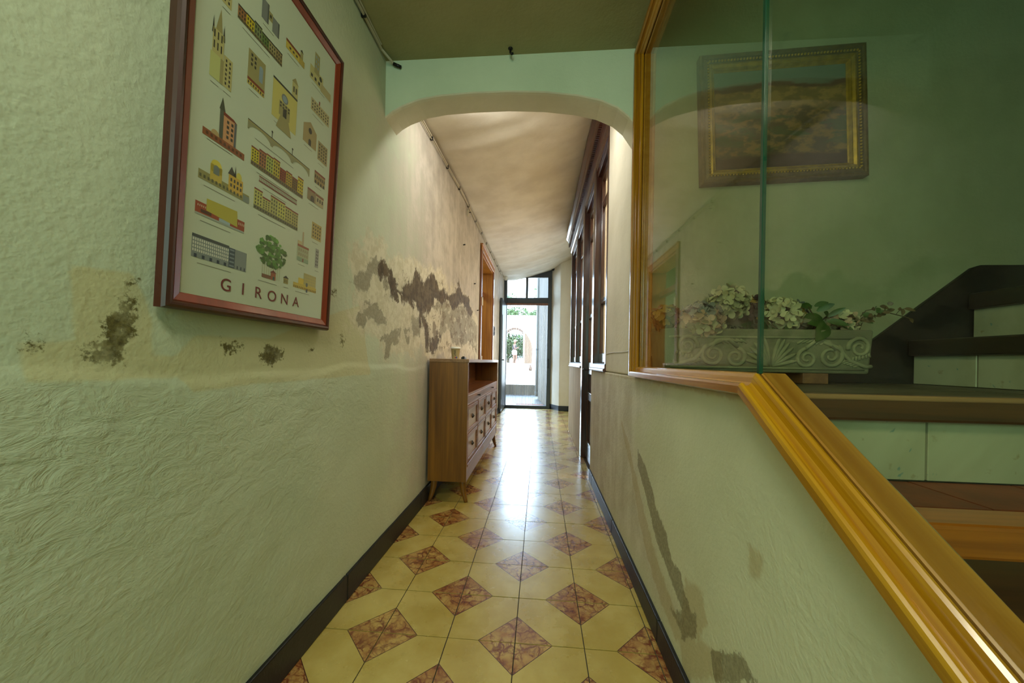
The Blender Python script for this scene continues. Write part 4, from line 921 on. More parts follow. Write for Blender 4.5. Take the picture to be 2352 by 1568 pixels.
# ------------------------------------------------------------------ sideboard on splayed legs
def sideboard():
    x0, xf, y0, y1, z0, z1 = -.772, -.497, 2.42, 4.15, .150, 1.008
    t = thing('sideboard', 'brown teak sideboard with eight small square doors on splayed legs against the left wall', 'sideboard', (-.64, 3.28, 0))
    for nm, a, b in (('side_panel', y0, y0+.024), ('side_panel', y1-.024, y1)):
        mb = MB(); mb.box(x0, xf, a, b, z0, z1-.022); mb.build(nm, M['teak'], t, bevel=.002)
    def bow(y): return .026*math.sin(math.pi*min(max((y-y0)/(y1-y0), 0), 1))
    mb = MB(); pts = [(x0, y0-.002), (xf+.006, y0-.002)] + [(xf+.006+bow(y), y) for y in np.linspace(y0, y1, 13)[1:-1]] + [(xf+.006, y1+.002), (x0, y1+.002)]
    mb.prism(pts, 'z', z1-.024, z1); mb.build('top', M['drawer_face'], t, bevel=.003)
    mb = MB(); mb.box(x0, x0+.012, y0+.024, y1-.024, z0, z1-.024); mb.build('back_panel', M['teak_y'], t)
    mb = MB(); mb.box(x0+.012, xf-.004, y0+.024, y1-.024, .752, .766); mb.build('shelf', M['teak_y'], t)
    mb = MB(); mb.box(x0+.012, xf-.03, y0+.024, y1-.024, z0, .235); mb.build('bottom_board', M['teak_y'], t)
    mb = MB(); mb.box(xf-.030, xf-.002, y0+.024, y1-.024, z0, .268); mb.box(xf-.012, xf+.004, y0+.024, y1-.024, .250, .268); mb.build('plinth', M['teak_y'], t, bevel=.003)
    d = MB(); d.box(xf-.028, xf-.003, y0+.026, y1-.026, .690, .750); s = d.build('pull_out_tray', M['teak_y'], t, bevel=.003)
    for y in (2.84, 3.66):
        k = MB(); k.tube([(xf-.004, y, .722), (xf+.014, y, .722), (xf+.02, y, .722)], [.004, .005, .009], 10); k.build('knob', M['iron_black'], s, smooth=True)
    mb = MB(); mb.box(xf-.03, xf-.004, y0+.024, y1-.024, .474, .494); mb.box(xf-.03, xf-.004, y0+.024, y1-.024, .268, .284); mb.box(xf-.03, xf-.004, y0+.024, y1-.024, .676, .690)
    n = 4; wd = (y1-y0-.048)/n
    for i in range(n+1):
        y = y0+.024+wd*i; mb.box(xf-.03, xf-.004, max(y-.009, y0+.024), min(y+.009, y1-.024), .268, .69)
    mb.build('face_frame', M['teak_y'], t, bevel=.002)
    for i in range(n):
        ya, yb = y0+.024+wd*i+.011, y0+.024+wd*(i+1)-.011
        for za, zb in ((.286, .472), (.496, .674)):
            f = MB(); e = .028
            f.box(xf-.022, xf-.001, ya, ya+e, za, zb); f.box(xf-.022, xf-.001, yb-e, yb, za, zb); f.box(xf-.022, xf-.001, ya+e, yb-e, zb-e, zb); f.box(xf-.022, xf-.001, ya+e, yb-e, za, za+.012)
            q = f.build('cabinet_door', M['teak_y'], t, bevel=.002)
            p = MB(); p.box(xf-.018, xf-.008, ya+e, yb-e, za+.012, zb-e); p.build('inset_panel', M['drawer_face'], q)
            yc, zc = (ya+yb)/2, (za+zb)/2 - .005
            p = MB(); r = .019                                          # diamond-shaped knob plate
            p.add([(xf-.008, yc-r, zc), (xf-.008, yc, zc-r), (xf-.008, yc+r, zc), (xf-.008, yc, zc+r), (xf-.001, yc-r*.8, zc), (xf-.001, yc, zc-r*.8), (xf-.001, yc+r*.8, zc), (xf-.001, yc, zc+r*.8), (xf+.010, yc, zc)],
                  [(0,1,5,4),(1,2,6,5),(2,3,7,6),(3,0,4,7),(4,5,8),(5,6,8),(6,7,8),(7,4,8)]); p.build('knob', M['iron_black'], q)
    for sx, y, dy in ((xf-.035, y0+.05, -.016), (x0+.035, y0+.05, -.016), (xf-.035, y1-.05, .016), (x0+.035, y1-.05, .016)):
        o = 1 if sx > -.6 else -1
        zs = np.linspace(z0+.004, 0, 7); mb = MB()
        mb.tube([(sx + o*(.030*max((z0-z)/z0, 0)**1.8) - (0.014 if o < 0 and z < .03 else 0)*0, y + dy*max((z0-z)/z0, 0)**1.8, z) for z in zs], [.024, .0235, .022, .020, .0175, .0150, .013], 12)
        mb.build('leg', M['teak'], t, smooth=True)
sideboard()
def paper_cup():
    c = (-.655, 2.70, 1.008); t = thing('paper_cup', 'paper takeaway cup with a lid standing on the sideboard', 'cup', c)
    mb = MB(); mb.lathe([(0,0),(.027,0),(.027,.002),(.036,.082),(.0375,.084),(.036,.086),(.034,.083),(.026,.006),(0,.006)], c, 24); mb.build('cup_body', M['cup'], t, smooth=True)
    mb = MB(); mb.lathe([(.0355,.080),(.0392,.081),(.0392,.087),(.0365,.090),(.035,.094),(.031,.094),(.030,.091),(0,.091)], c, 24); mb.build('lid', M['white_plastic'], t)
    mb = MB()
    def mark(a, z, w, h, mi):
        r = .027 + .009*z/.08 + .0006; n = 3
        vs = []
        for i in range(n+1):
            q = a + w*(i/n-.5); vs += [(c[0]+r*math.cos(q), c[1]+r*math.sin(q), c[2]+z), (c[0]+(r+.0011*h/.01)*math.cos(q), c[1]+(r+.0011*h/.01)*math.sin(q), c[2]+z+h)]
        mb.add(vs, [(2*i, 2*i+2, 2*i+3, 2*i+1) for i in range(n)], mi)
    rr = random.Random(3)
    for z in (.062, .055, .048, .041, .034, .027): mark(-1.45+rr.uniform(-.08, .08), z, rr.uniform(.25, .5), .0035, 0)
    mark(-1.35, .006, .3, .012, 1); mark(-1.0, .006, .3, .012, 2)
    mb.build('printed_marks', [M['cup_print'], M['red_print'], M['blue_print']], t)
paper_cup()
mb = MB(); mb.box(-.628, -.600, 2.78, 2.84, 1.008, 1.026); mb.box(-.622, -.606, 2.79, 2.82, 1.026, 1.031)
tag(mb.build('small_box', M['black'], bevel=.003), 'small black object behind the paper cup on the sideboard', 'box')

# ------------------------------------------------------------------ gilt-framed painting on the stair wall
def painting():
    a = R_(2.0); t = thing('framed_painting', 'dark landscape painting in a gilt beaded frame on the stair wall behind the glass', 'painting', (1.073, 1.694, 1.83))
    t.rotation_euler = (R_(90), -a, 0)
    t.rotation_mode = 'XYZ'; t.rotation_euler = Matrix(((math.cos(a), -math.sin(a), 0), (0, 0, -1), (math.sin(a), math.cos(a), 0))).to_euler()
    w, h = .705, .585
    mb = MB(); mitred(mb, w, h, [(0,-.004), (0,.030), (.006,.036), (.014,.036), (.018,.030), (.030,.034), (.038,.034), (.042,.026), (.042,-.004)]); fixn(mb.build('frame', M['gold_dark'], t, local=True))
    mb = MB(); mitred(mb, w-.082, h-.082, [(0,.002), (0,.028), (.008,.031), (.016,.024), (.020,.024), (.026,.014), (.030,.010), (.030,.002)])
    for i, v in enumerate(mb.v): mb.v[i] = (v[0], v[1]+.041, v[2])
    fixn(mb.build('inner_moulding', M['gold'], t, local=True))
    mb = MB()
    def beads(xa, ya, xb, yb):
        L = math.hypot(xb-xa, yb-ya); n = int(L/.0135)
        for i in range(n): q = (i+.5)/n; mb.ball((xa+(xb-xa)*q, ya+(yb-ya)*q, .0345), (.0052, .0052, .005), 6, 4)
    e = .034; beads(-w/2+e, e, w/2-e, e); beads(-w/2+e, h-e, w/2-e, h-e); beads(-w/2+e, e, -w/2+e, h-e); beads(w/2-e, e, w/2-e, h-e)
    stuff(mb.build('beading', M['gold'], t, local=True, smooth=True))
    m = NT('oil_landscape'); tc = m.node('ShaderNodeTexCoord').outputs['Object']; xyz = m.sep(tc)
    mp = m.node('ShaderNodeMapping'); mp.inputs['Scale'].default_value = (5, 13, 1); m.l.new(tc, mp.inputs[0])
    mp2 = m.node('ShaderNodeMapping'); mp2.inputs['Scale'].default_value = (14, 22, 1); m.l.new(tc, mp2.inputs[0])
    n1 = m.noise(mp.outputs[0], 1.0, 5, .6, .3); n2 = m.noise(mp2.outputs[0], 1.0, 4, .6)
    yv = m.math('ADD', xyz[1], m.math('MULTIPLY', m.math('SUBTRACT', n1, .5), .10))
    c = m.mix(m.ramp(n2, .42, .6), rgb(66, 62, 34), rgb(132, 104, 58))
    c = m.mix(m.math('MULTIPLY', m.ramp(n1, .5, .58), m.ramp(yv, .10, .22)), c, rgb(58, 78, 42))
    c = m.mix(m.ramp(m.math('ADD', yv, m.math('MULTIPLY', n2, .05)), .345, .365), c, m.mix(m.ramp(n2, .42, .55), rgb(146, 116, 66), rgb(112, 92, 52)))
    c = m.mix(m.ramp(yv, .415, .43), c, rgb(84, 62, 48)); c = m.mix(m.ramp(yv, .44, .455), c, rgb(96, 108, 92))
    c = m.mix(m.ramp(m.math('SUBTRACT', m.math('ADD', .14, m.math('MULTIPLY', n1, .06)), xyz[1]), .03, .05), c, rgb(54, 42, 26))
    m.col(c); m.rough(.3); m.bump(n2, .15, .002); M['oil'] = m.mat
    mb = MB(); mb.box(-w/2+.06, w/2-.06, .06, h-.06, .002, .009); mb.build('canvas', M['oil'], t, local=True)
painting()

# ------------------------------------------------------------------ stone trough on timber blocks, dried hydrangeas, trailing leaves
TXa, TXb, TYa, TYb, TZa, TZb = .500, 1.293, 1.475, 1.668, .972, 1.146
def leaf_blade(mb, base, tip, width, droop=.2, mi=0):
    b, t = Vector(base), Vector(tip); d = t-b; side = d.cross(Vector((0, -1, .3))); side = side.normalized() if side.length > 1e-5 else Vector((1, 0, 0))
    up = side.cross(d).normalized(); n = 6; vs = []
    for i in range(n+1):
        u = i/n; hw = width*math.sin(math.pi*min(u*.92+.06, 1))**.8*(1-.25*u); c = b + d*u - Vector((0, 0, droop*d.length*u*u))
        vs += [tuple(c - side*hw + up*hw*.25), tuple(c), tuple(c + side*hw + up*hw*.25)]
    mb.add(vs, [(i*3+j, (i+1)*3+j, (i+1)*3+j+1, i*3+j+1) for i in range(n) for j in (0, 1)], mi)
def trough():
    t = thing('stone_planter', 'long cast-stone planter with carved scrolls on the stair landing', 'planter', ((TXa+TXb)/2, 1.57, TZa))
    mb = MB(); w = .022
    mb.add([(TXa+.012,TYa+.01,TZa),(TXb-.008,TYa+.01,TZa),(TXb-.008,TYb-.01,TZa),(TXa+.012,TYb-.01,TZa),
            (TXa,TYa,TZb),(TXb,TYa,TZb),(TXb,TYb,TZb),(TXa,TYb,TZb),
            (TXa+w,TYa+w,TZb),(TXb-w,TYa+w,TZb),(TXb-w,TYb-w,TZb),(TXa+w,TYb-w,TZb),
            (TXa+w,TYa+w,TZb-.03),(TXb-w,TYa+w,TZb-.03),(TXb-w,TYb-w,TZb-.03),(TXa+w,TYb-w,TZb-.03)],
           [(3,2,1,0),(0,1,5,4),(1,2,6,5),(2,3,7,6),(3,0,4,7),(4,5,9,8),(5,6,10,9),(6,7,11,10),(7,4,8,11),(8,9,13,12),(9,10,14,13),(10,11,15,14),(11,8,12,15)])
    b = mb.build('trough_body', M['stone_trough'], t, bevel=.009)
    s = MB(); s.box(TXa+w, TXb-w, TYa+w, TYb-w, TZb-.034, TZb-.022); s.build('soil', M['soil'], t)
    r = MB()
    def fy(z): return TYa + .01*(1-(z-TZa)/(TZb-TZa)) - .0005
    def line(pts, rad):
        rad = [q*1.45 for q in rad] if isinstance(rad, list) else rad*1.45
        r.tube([(x, fy(z), z) for x, z in pts], rad, 7)
    def spiral(cx, cz, R, a0, turns, rad, d=1):
        n = int(22*turns); line([(cx + R*(1-.82*i/n)*math.cos(a0+d*2*math.pi*turns*i/n), cz + R*(1-.82*i/n)*math.sin(a0+d*2*math.pi*turns*i/n)) for i in range(n+1)], [rad*(1-.45*i/n) for i in range(n+1)])
    zc = (TZa+TZb)/2 - .006; cx = (TXa+TXb)/2 + .02
    line([(TXa+.02, TZb-.034), (TXb-.03, TZb-.034)], .0035); line([(TXa+.03, TZa+.018), (TXb-.03, TZa+.018)], .0035)
    for sg in (-1, 1):
        X = lambda u: cx + sg*u
        for k in range(6):                                              # palmette in the middle
            a = R_(12 + 15*k); line([(X(.006+.075*q*math.cos(a)+.02*q*q), TZa+.026+.112*q*math.sin(a)) for q in (0, .3, .6, .85, 1)], [.003, .0052, .006, .005, .0025])
        spiral(X(.135), zc-.022, .040, R_(100 if sg > 0 else 80), 1.6, .0058, sg)
        line([(X(.128), zc+.018), (X(.165), zc+.05), (X(.21), zc+.046), (X(.235), zc+.01)], .0055)
        spiral(X(.222), zc-.012, .046, R_(60 if sg > 0 else 120), 1.7, .006, -sg)
        line([(X(.19), zc+.044), (X(.25), zc+.02), (X(.29), zc-.028), (X(.35), zc-.052), (X(.372), zc-.05)], .0055)
        spiral(X(.325), zc+.022, .043, R_(190 if sg > 0 else -10), 1.6, .006, -sg)
        for k in range(6): line([(X(.305+.011*k), zc-.014+.003*k), (X(.303+.0125*k), zc-.034+.004*k)], .0028)
        for k in range(5): line([(X(.258+.012*k), zc-.036-.004*k), (X(.282+.012*k), zc-.030-.004*k)], .003)
        for k in range(6): line([(X(.095+.017*k), zc+.036+.004*math.sin(k)), (X(.120+.017*k), zc+.050)], .003)
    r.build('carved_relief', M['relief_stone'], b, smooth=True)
trough()
def moss():
    rr = random.Random(77); mb = MB(); t = bpy.data.objects['stone_planter']
    for i in range(520):
        x = rr.uniform(TXa+.03, TXb-.03); y = rr.uniform(TYa+.025, TYb-.03); z = TZb - .026 + .052*rr.random()**1.5; a = rr.uniform(0, 6.28)
        leaf_blade(mb, (x, y, z), (x+.026*math.cos(a), y+.014*math.sin(a), z+rr.uniform(-.004, .02)), rr.uniform(.003, .008))
    stuff(mb.build('dry_foliage', M['moss'], t))
moss()
for x in (1.045, .62):
    mb = MB(); mb.box(x, x+.095, 1.49, 1.655, ZL+.0005, TZa+.001)
    o = mb.build('wooden_block', wood('raw_block', rgb(112, 72, 42), rgb(140, 96, 58), 'y', .6), bevel=.003)
    tag(o, 'raw wooden block under the right half of the stone planter' if x > 1 else 'raw wooden block under the left half of the stone planter', 'block')

def floret_mesh(mat, s, seed):
    rr = random.Random(seed); mb = MB()
    for k in range(4):
        a = k*math.pi/2 + rr.uniform(-.25, .25); ca, sa = math.cos(a), math.sin(a); L = s*rr.uniform(.85, 1.15); w = L*.47; cup = rr.uniform(.1, .55)*L
        pr = [(0, .10, 0), (.3, .75, .05), (.65, 1.0, .35), (.95, .55, .8), (1.04, .0, 1.0)]
        vs = []
        for u, hw, c in pr:
            for sd in (-1, 0, 1):
                x, y, z = u*L, sd*hw*w, c*cup - (.12*L*hw if sd == 0 else 0); vs.append((x*ca-y*sa, x*sa+y*ca, z))
        mb.add(vs, [(i*3+j, (i+1)*3+j, (i+1)*3+j+1, i*3+j+1) for i in range(4) for j in (0, 1)])
    me = bpy.data.meshes.new('floret'); me.from_pydata(mb.v, [], mb.f); me.materials.append(mat); me.polygons.foreach_set('use_smooth', [True]*len(me.polygons)); me.update(); return me
def petal(name, c):
    m = NT(name); oi = m.node('ShaderNodeObjectInfo'); n = m.noise(m.coord('Object'), 60., 3)
    m.col(m.mix(m.math('ADD', m.math('MULTIPLY', oi.outputs['Random'], .7), m.math('MULTIPLY', n, .3)), tuple(x*.62 for x in c[:3])+(1,), c)); m.rough(.6); return m.mat
PET = dict(cream=petal('cream_petals', rgb(196, 188, 142)), pink=petal('rosy_cream_petals', rgb(190, 156, 122)), blue=petal('grey_blue_petals', rgb(128, 134, 122)),
           brown=petal('brown_petals', rgb(118, 78, 40)), ochre=petal('ochre_petals', rgb(176, 138, 62)), purple=petal('dark_purple_petals', rgb(70, 46, 44)))
def hydrangea(c, r, kinds, label, n=46, foot=None, leaves=1, fl=.018):
    foot = foot or (c[0], 1.575, TZb-.028)
    t = thing('hydrangea', label, 'flower', foot, 'dried flower heads in the stone planter')
    rr = random.Random(int(c[0]*1000)); C = Vector(c)
    s = MB(); s.tube([foot, (foot[0]*.5+c[0]*.5, foot[1]*.5+c[1]*.5+.004, (foot[2]+c[2])/2), (c[0], c[1], c[2]-r*.3)], .0028, 6); s.ball(c, r*.45, 8, 6); s.build('stem', M['stem'], t)
    ms = [(k, floret_mesh(PET[k[0]], fl, rr.random())) for k in kinds]
    for i in range(n):
        z = 1 - 2*(i+.5)/n; a = i*2.399963; q = math.sqrt(max(1-z*z, 0)); d = Vector((q*math.cos(a), q*math.sin(a)*.75, z*.86))
        if z < -.85: continue
        d2 = d.normalized(); pos = C + Vector((d.x*r, d.y*r, d.z*r))*rr.uniform(.86, 1.08)
        cand = [m for k, m in ms if k[1] <= d2.z <= k[2]] or [ms[0][1]]
        o = bpy.data.objects.new('floret', rr.choice(cand)); COL.objects.link(o); o.parent = t
        qt = d2.to_track_quat('Z', 'Y') @ Vector((rr.uniform(-.4, .4), rr.uniform(-.4, .4), 1)).to_track_quat('Z', 'Y')
        o.rotation_mode = 'QUATERNION'; o.rotation_quaternion = qt; o.location = pos - Vector(foot); sc = rr.uniform(.8, 1.15); o.scale = (sc, sc, sc)
    for k in range(leaves):
        a = rr.uniform(0, 6.28); m = MB(); b = Vector((c[0], c[1], TZb+.01)); leaf_blade(m, b, b + Vector((.07*math.cos(a), -.03-.03*rr.random(), .03)), .02); m.build('leaf', M['leaf'], t)
F_ = -1; T_ = 1
hydrangea((.535, 1.545, 1.190), .060, [('ochre', -1, 1), ('brown', -1, 1), ('brown', .1, 1)], 'brown and ochre dried hydrangea head at the left end of the planter', 44, fl=.022)
hydrangea((.655, 1.512, 1.178), .084, [('pink', -1, .35), ('cream', -1, .4), ('blue', .2, 1), ('blue', .3, 1)], 'large hydrangea head, grey-blue on top and rosy cream below, hanging over the rim', 74, fl=.026)
hydrangea((.790, 1.560, 1.262), .074, [('cream', -1, 1)], 'cream hydrangea head standing highest in the planter', 62, fl=.025)
hydrangea((.915, 1.600, 1.245), .054, [('purple', -1, 1), ('ochre', .2, 1)], 'dark purple and orange dried flower head behind the pale ones', 38, fl=.022)
hydrangea((.985, 1.535, 1.210), .074, [('cream', -1, 1), ('cream', -1, 1), ('ochre', -.3, .2)], 'pale yellow hydrangea head in the middle beside the glass edge', 60, fl=.026)
hydrangea((1.085, 1.59, 1.235), .040, [('blue', -1, 1), ('cream', -1, 0)], 'small grey-blue flower head half hidden among the green leaves', 26)
hydrangea((1.215, 1.525, 1.180), .048, [('cream', -1, 1), ('pink', -1, 1), ('cream', -1, 1)], 'small cream and rosy flower head near the right end of the planter', 34, fl=.019)
def green_sprig():
    t = thing('leafy_sprig', 'green leafy sprig with one broad leaf hanging over the planter rim', 'plant', (1.11, 1.56, TZb-.028))
    s = MB(); s.tube([(1.11, 1.56, TZb-.025), (1.12, 1.53, 1.17), (1.16, 1.51, 1.215)], .003, 6); s.tube([(1.115, 1.54, 1.15), (1.10, 1.50, 1.18), (1.06, 1.49, 1.235)], .0025, 6); s.build('stem', M['stem'], t)
    rr = random.Random(5)
    for b, tip, w in [((1.13,1.49,1.165),(1.07,1.462,1.115),.032), ((1.13,1.50,1.17),(1.05,1.48,1.185),.022), ((1.15,1.51,1.20),(1.19,1.48,1.245),.012), ((1.15,1.51,1.20),(1.11,1.48,1.225),.014),
                      ((1.10,1.50,1.22),(1.15,1.48,1.26),.016), ((1.08,1.50,1.235),(1.02,1.48,1.25),.016), ((1.14,1.50,1.18),(1.20,1.475,1.175),.016), ((1.16,1.51,1.19),(1.235,1.49,1.155),.014),
                      ((1.12,1.50,1.19),(1.03,1.485,1.215),.018), ((1.09,1.50,1.24),(1.135,1.49,1.265),.012), ((1.02,1.52,1.17),(.97,1.49,1.15),.016), ((.93,1.53,1.16),(.88,1.49,1.165),.02), ((.86,1.53,1.15),(.83,1.49,1.185),.018), ((.93,1.53,1.15),(.95,1.485,1.135),.018)]:
        m = MB(); leaf_blade(m, b, tip, w); m.build('leaf', M['leaf'], t, smooth=True)
green_sprig()
def ivy():
    t = thing('trailing_creeper', 'thin creeper with small reddish leaves reaching from the planter towards the stairs', 'plant', (1.25, 1.56, TZb-.028))
    s = MB(); main = [(1.25,1.56,TZb-.025), (1.262,1.53,1.175), (1.30,1.52,1.228), (1.34,1.52,1.235), (1.40,1.53,1.218), (1.46,1.54,1.206), (1.485,1.545,1.200)]
    s.tube(main, .002, 5); s.tube([(1.262,1.53,1.175),(1.28,1.51,1.20),(1.33,1.51,1.205)], .0018, 5); s.tube([(1.30,1.55,1.15),(1.302,1.54,1.18),(1.315,1.535,1.215)], .0014, 5); s.tube([(1.42,1.532,1.213),(1.44,1.535,1.235),(1.455,1.535,1.237)], .0012, 5); s.build('stem', M['stem'], t)
    rr = random.Random(9)
    for k in range(30):
        u = rr.random(); x = 1.255 + .12*u; z = 1.172 + .065*u**.6 + rr.uniform(-.022, .022); y = 1.515 + rr.uniform(-.015, .02); a = rr.uniform(-.6, 3.7)
        m = MB(); leaf_blade(m, (x, y, z), (x+.026*math.cos(a), y-.010, z+.013*math.sin(a)-.004), .010); m.build('leaf', M['leaf_red'] if rr.random() < .6 else M['leaf'], t, smooth=True)
    for b, tip in [((1.455,1.535,1.237),(1.492,1.53,1.235)), ((1.45,1.535,1.236),(1.442,1.53,1.214)), ((1.445,1.535,1.235),(1.425,1.53,1.238)), ((1.485,1.545,1.20),(1.492,1.54,1.185)), ((1.385,1.53,1.225),(1.41,1.525,1.24))]:
        m = MB(); leaf_blade(m, b, tip, .009); m.build('leaf', M['leaf_red'], t, smooth=True)
ivy()

# ------------------------------------------------------------------ cables, hook, nails, plaster line
mb = MB(); mb.tube([(XL+.012, -.6, 2.468), (XL+.010, .4, 2.472), (XL+.012, 1.2, 2.47), (XL+.014, 1.62, 2.472), (XL+.05, 1.69, 2.452)], .006, 6); mb.tube([(XL+.022, .3, 2.474), (XL+.024, 1.3, 2.475), (XL+.022, 1.60, 2.476)], .004, 6)
t = tag(mb.build('ceiling_cable', M['cable']), 'pale cable along the ceiling edge of the entrance, ending at the arch', 'cable')
mb = MB(); mb.tube([(XL+.046, 1.683, 2.453), (XL+.082, 1.690, 2.440)], .0075, 8); mb.build('cable_end', M['iron_black'], t, smooth=True)
for y in (.5, .9, 1.2, 1.45):
    mb = MB(); mb.box(XL+.002, XL+.022, y, y+.008, 2.462, 2.478); mb.build('clip', M['iron_black'], t)
mb = MB(); ys = np.linspace(1.85, 6.9, 22)
mb.tube([(XL+.012, y, ceil_z(XL, y)-.035+.004*math.sin(y*3)) for y in ys], .006, 6); mb.tube([(XL+.012, y, ceil_z(XL, y)-.052+.003*math.sin(y*2.2+1)) for y in ys], .004, 6)
t = tag(mb.build('wall_cable', M['cable']), 'pale twin cable along the top of the left corridor wall beyond the arch', 'cable')
for y in np.arange(2.4, 6.8, .42):
    mb = MB(); mb.box(XL+.002, XL+.02, y, y+.01, ceil_z(XL, y)-.058, ceil_z(XL, y)-.028); mb.build('clip', M['iron_black'], t)
mb = MB(); mb.tube([(-.165, 1.665, 2.484), (-.165, 1.665, 2.462), (-.160, 1.66, 2.452), (-.150, 1.66, 2.454)], .005, 7); mb.ball((-.165, 1.665, 2.482), (.012, .012, .006), 8, 5)
tag(mb.build('ceiling_hook', M['iron_black'], smooth=True), 'small plastered hook in the entrance ceiling above the arch', 'hook')
t = thing('wall_bracket', 'tiny old bracket with a nail high on the left wall beyond the arch', 'bracket', (XL, 3.66, 2.52))
mb = MB(); mb.box(XL-.002, XL+.02, 3.64, 3.68, 2.52, 2.58); mb.build('plate', M['cable'], t, bevel=.004)
mb = MB(); mb.tube([(XL, 3.66, 2.55), (XL+.04, 3.66, 2.555)], .004, 6); mb.build('nail', M['iron_black'], t)
for q, (y, z) in enumerate(((3.5, 2.16), (4.1, 1.9), (4.33, 1.62))):
    mb = MB(); mb.tube([(XL-.01, y, z), (XL+.022, y, z+.004)], .006, 7)
    tag(mb.build('nail', M['iron_black']), ('bare nail highest on the left wall between arch and doorway', 'bare nail at head height left of the wooden doorway', 'bare nail lowest and closest to the wooden doorway')[q], 'nail')
mb = MB(); mb.tube([(PX0-.001, y, 1.065+.004*math.sin(y*9)-.012*(y-1.84)) for y in np.linspace(1.72, 2.45, 14)], .0028, 5)
tag(mb.build('wall_wire', M['cable']), 'thin pale wire across the pier between arch and partition', 'wire')

# ------------------------------------------------------------------ the yard outside
def gz(y): return 0 if y < 10.8 else .27 + .038*(min(y, 26.2)-10.8)
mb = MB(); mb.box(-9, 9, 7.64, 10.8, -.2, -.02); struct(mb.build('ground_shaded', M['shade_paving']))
mb = MB(); mb.prism([(10.8, -.2), (10.8, .27), (26.2, gz(26.2)), (45, gz(26.2)), (45, -.2)], 'x', -14, 14); struct(mb.build('ground', M['paving']))
mb = MB(); mb.box(-9, 9, 10.72, 10.80, -.15, .285); struct(mb.build('trim_step_shaded', M['concrete'], bevel=.01))  # dark facing over the pale riser, its shade put into the colour
mb = MB(); mb.box(-.55, .10, 7.95, 8.35, -.02, -.004); tag(mb.build('doormat', M['mat'], bevel=.004), 'reddish doormat on the paving just outside the yard door', 'doormat')
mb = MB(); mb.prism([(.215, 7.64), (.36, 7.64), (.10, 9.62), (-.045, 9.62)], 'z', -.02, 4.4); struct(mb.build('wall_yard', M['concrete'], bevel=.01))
t = thing('drainpipe', 'pale grey downpipe on the end of the concrete yard wall', 'pipe', (-.075, 9.66, .2))
mb = MB(); mb.tube([(-.075, 9.68, z) for z in (.05, 1.5, 3.0, 4.2)], .045, 12); mb.build('pipe', M['pipe_paint'], t, smooth=True)
for z in (.12, 1.3, 2.6):
    mb = MB(); mb.lathe([(.043,0),(.052,.004),(.052,.05),(.043,.054)], (-.075, 9.68, z), 12); mb.build('collar', M['iron'], t)
mb = MB(); mb.box(-3.0, .2, 9.0, 9.14, 3.28, 3.42); struct(mb.build('trim_pergola_beam', M['concrete']))
# garden wall with an arched gateway
def garden_wall():
    y0, y1 = 25.0, 25.5; zb, zt = gz(25) - .2, 4.25; cx, r, zs = -1.80, .66, 2.62
    mb = MB(); mb.box(-14, cx-r, y0, y1, zb, zt); mb.box(cx+r, 14, y0, y1, zb, zt)
    pts = [(cx+r*math.cos(a), zs+.62*math.sin(a)) for a in np.linspace(0, math.pi, 15)] + [(cx-r, zt), (cx+r, zt)]
    mb.prism(pts, 'y', y0, y1); o = fixn(mb.build('wall_garden', M['sun_wall'])); struct(o)
    n = 13
    for i in range(n):
        a0, a1 = math.pi*i/n+.01, math.pi*(i+1)/n-.01; R1, R2 = 1.0, 1.24
        b = MB(); b.prism([(cx+r*R1*math.cos(a0), zs+.62*R1*math.sin(a0)), (cx+r*R2*math.cos(a0), zs+.62*R2*math.sin(a0)), (cx+r*R2*math.cos(a1), zs+.62*R2*math.sin(a1)), (cx+r*R1*math.cos(a1), zs+.62*R1*math.sin(a1))], 'y', y0-.03, y0+.3)
        b.build('brick', M['brick_arch'], o)
    return cx, r, zs
gcx, gr, gzs = garden_wall()
t = thing('garden_gate', 'tan wooden gate leaf with a curved top opened beside the garden archway', 'gate', (-.85, 24.85, gz(24.8)))
mb = MB(); pts = [(-1.10, .86), (-.55, .86), (-.55, 1.95), (-.62, 2.3), (-.78, 2.65), (-.98, 2.92), (-1.10, 3.0)]; mb.prism(pts, 'y', 24.82, 24.88); mb.build('gate_board', M['tan_wood'], t)
mb = MB(); mb.box(-1.20, -1.10, 24.80, 24.90, .82, 3.05); mb.build('gate_post', M['white_paint'], t, bevel=.01)
t = thing('stone_jug', 'small dark orange jug standing on the sunlit ground near the downpipe', 'jug', (-.46, 17.5, gz(17.5)))
mb = MB(); mb.lathe([(0,0),(.07,0),(.085,.06),(.08,.14),(.045,.20),(.04,.26),(.05,.27),(0,.27)], (-.46, 17.5, gz(17.5)+.03), 14); mb.build('jug_body', M['brick_arch'], t, smooth=True)
mb = MB(); mb.box(-.66, -.26, 17.4, 17.6, gz(17.4)-.01, gz(17.5)+.03); mb.build('jug_base', M['tan_wood'], t)

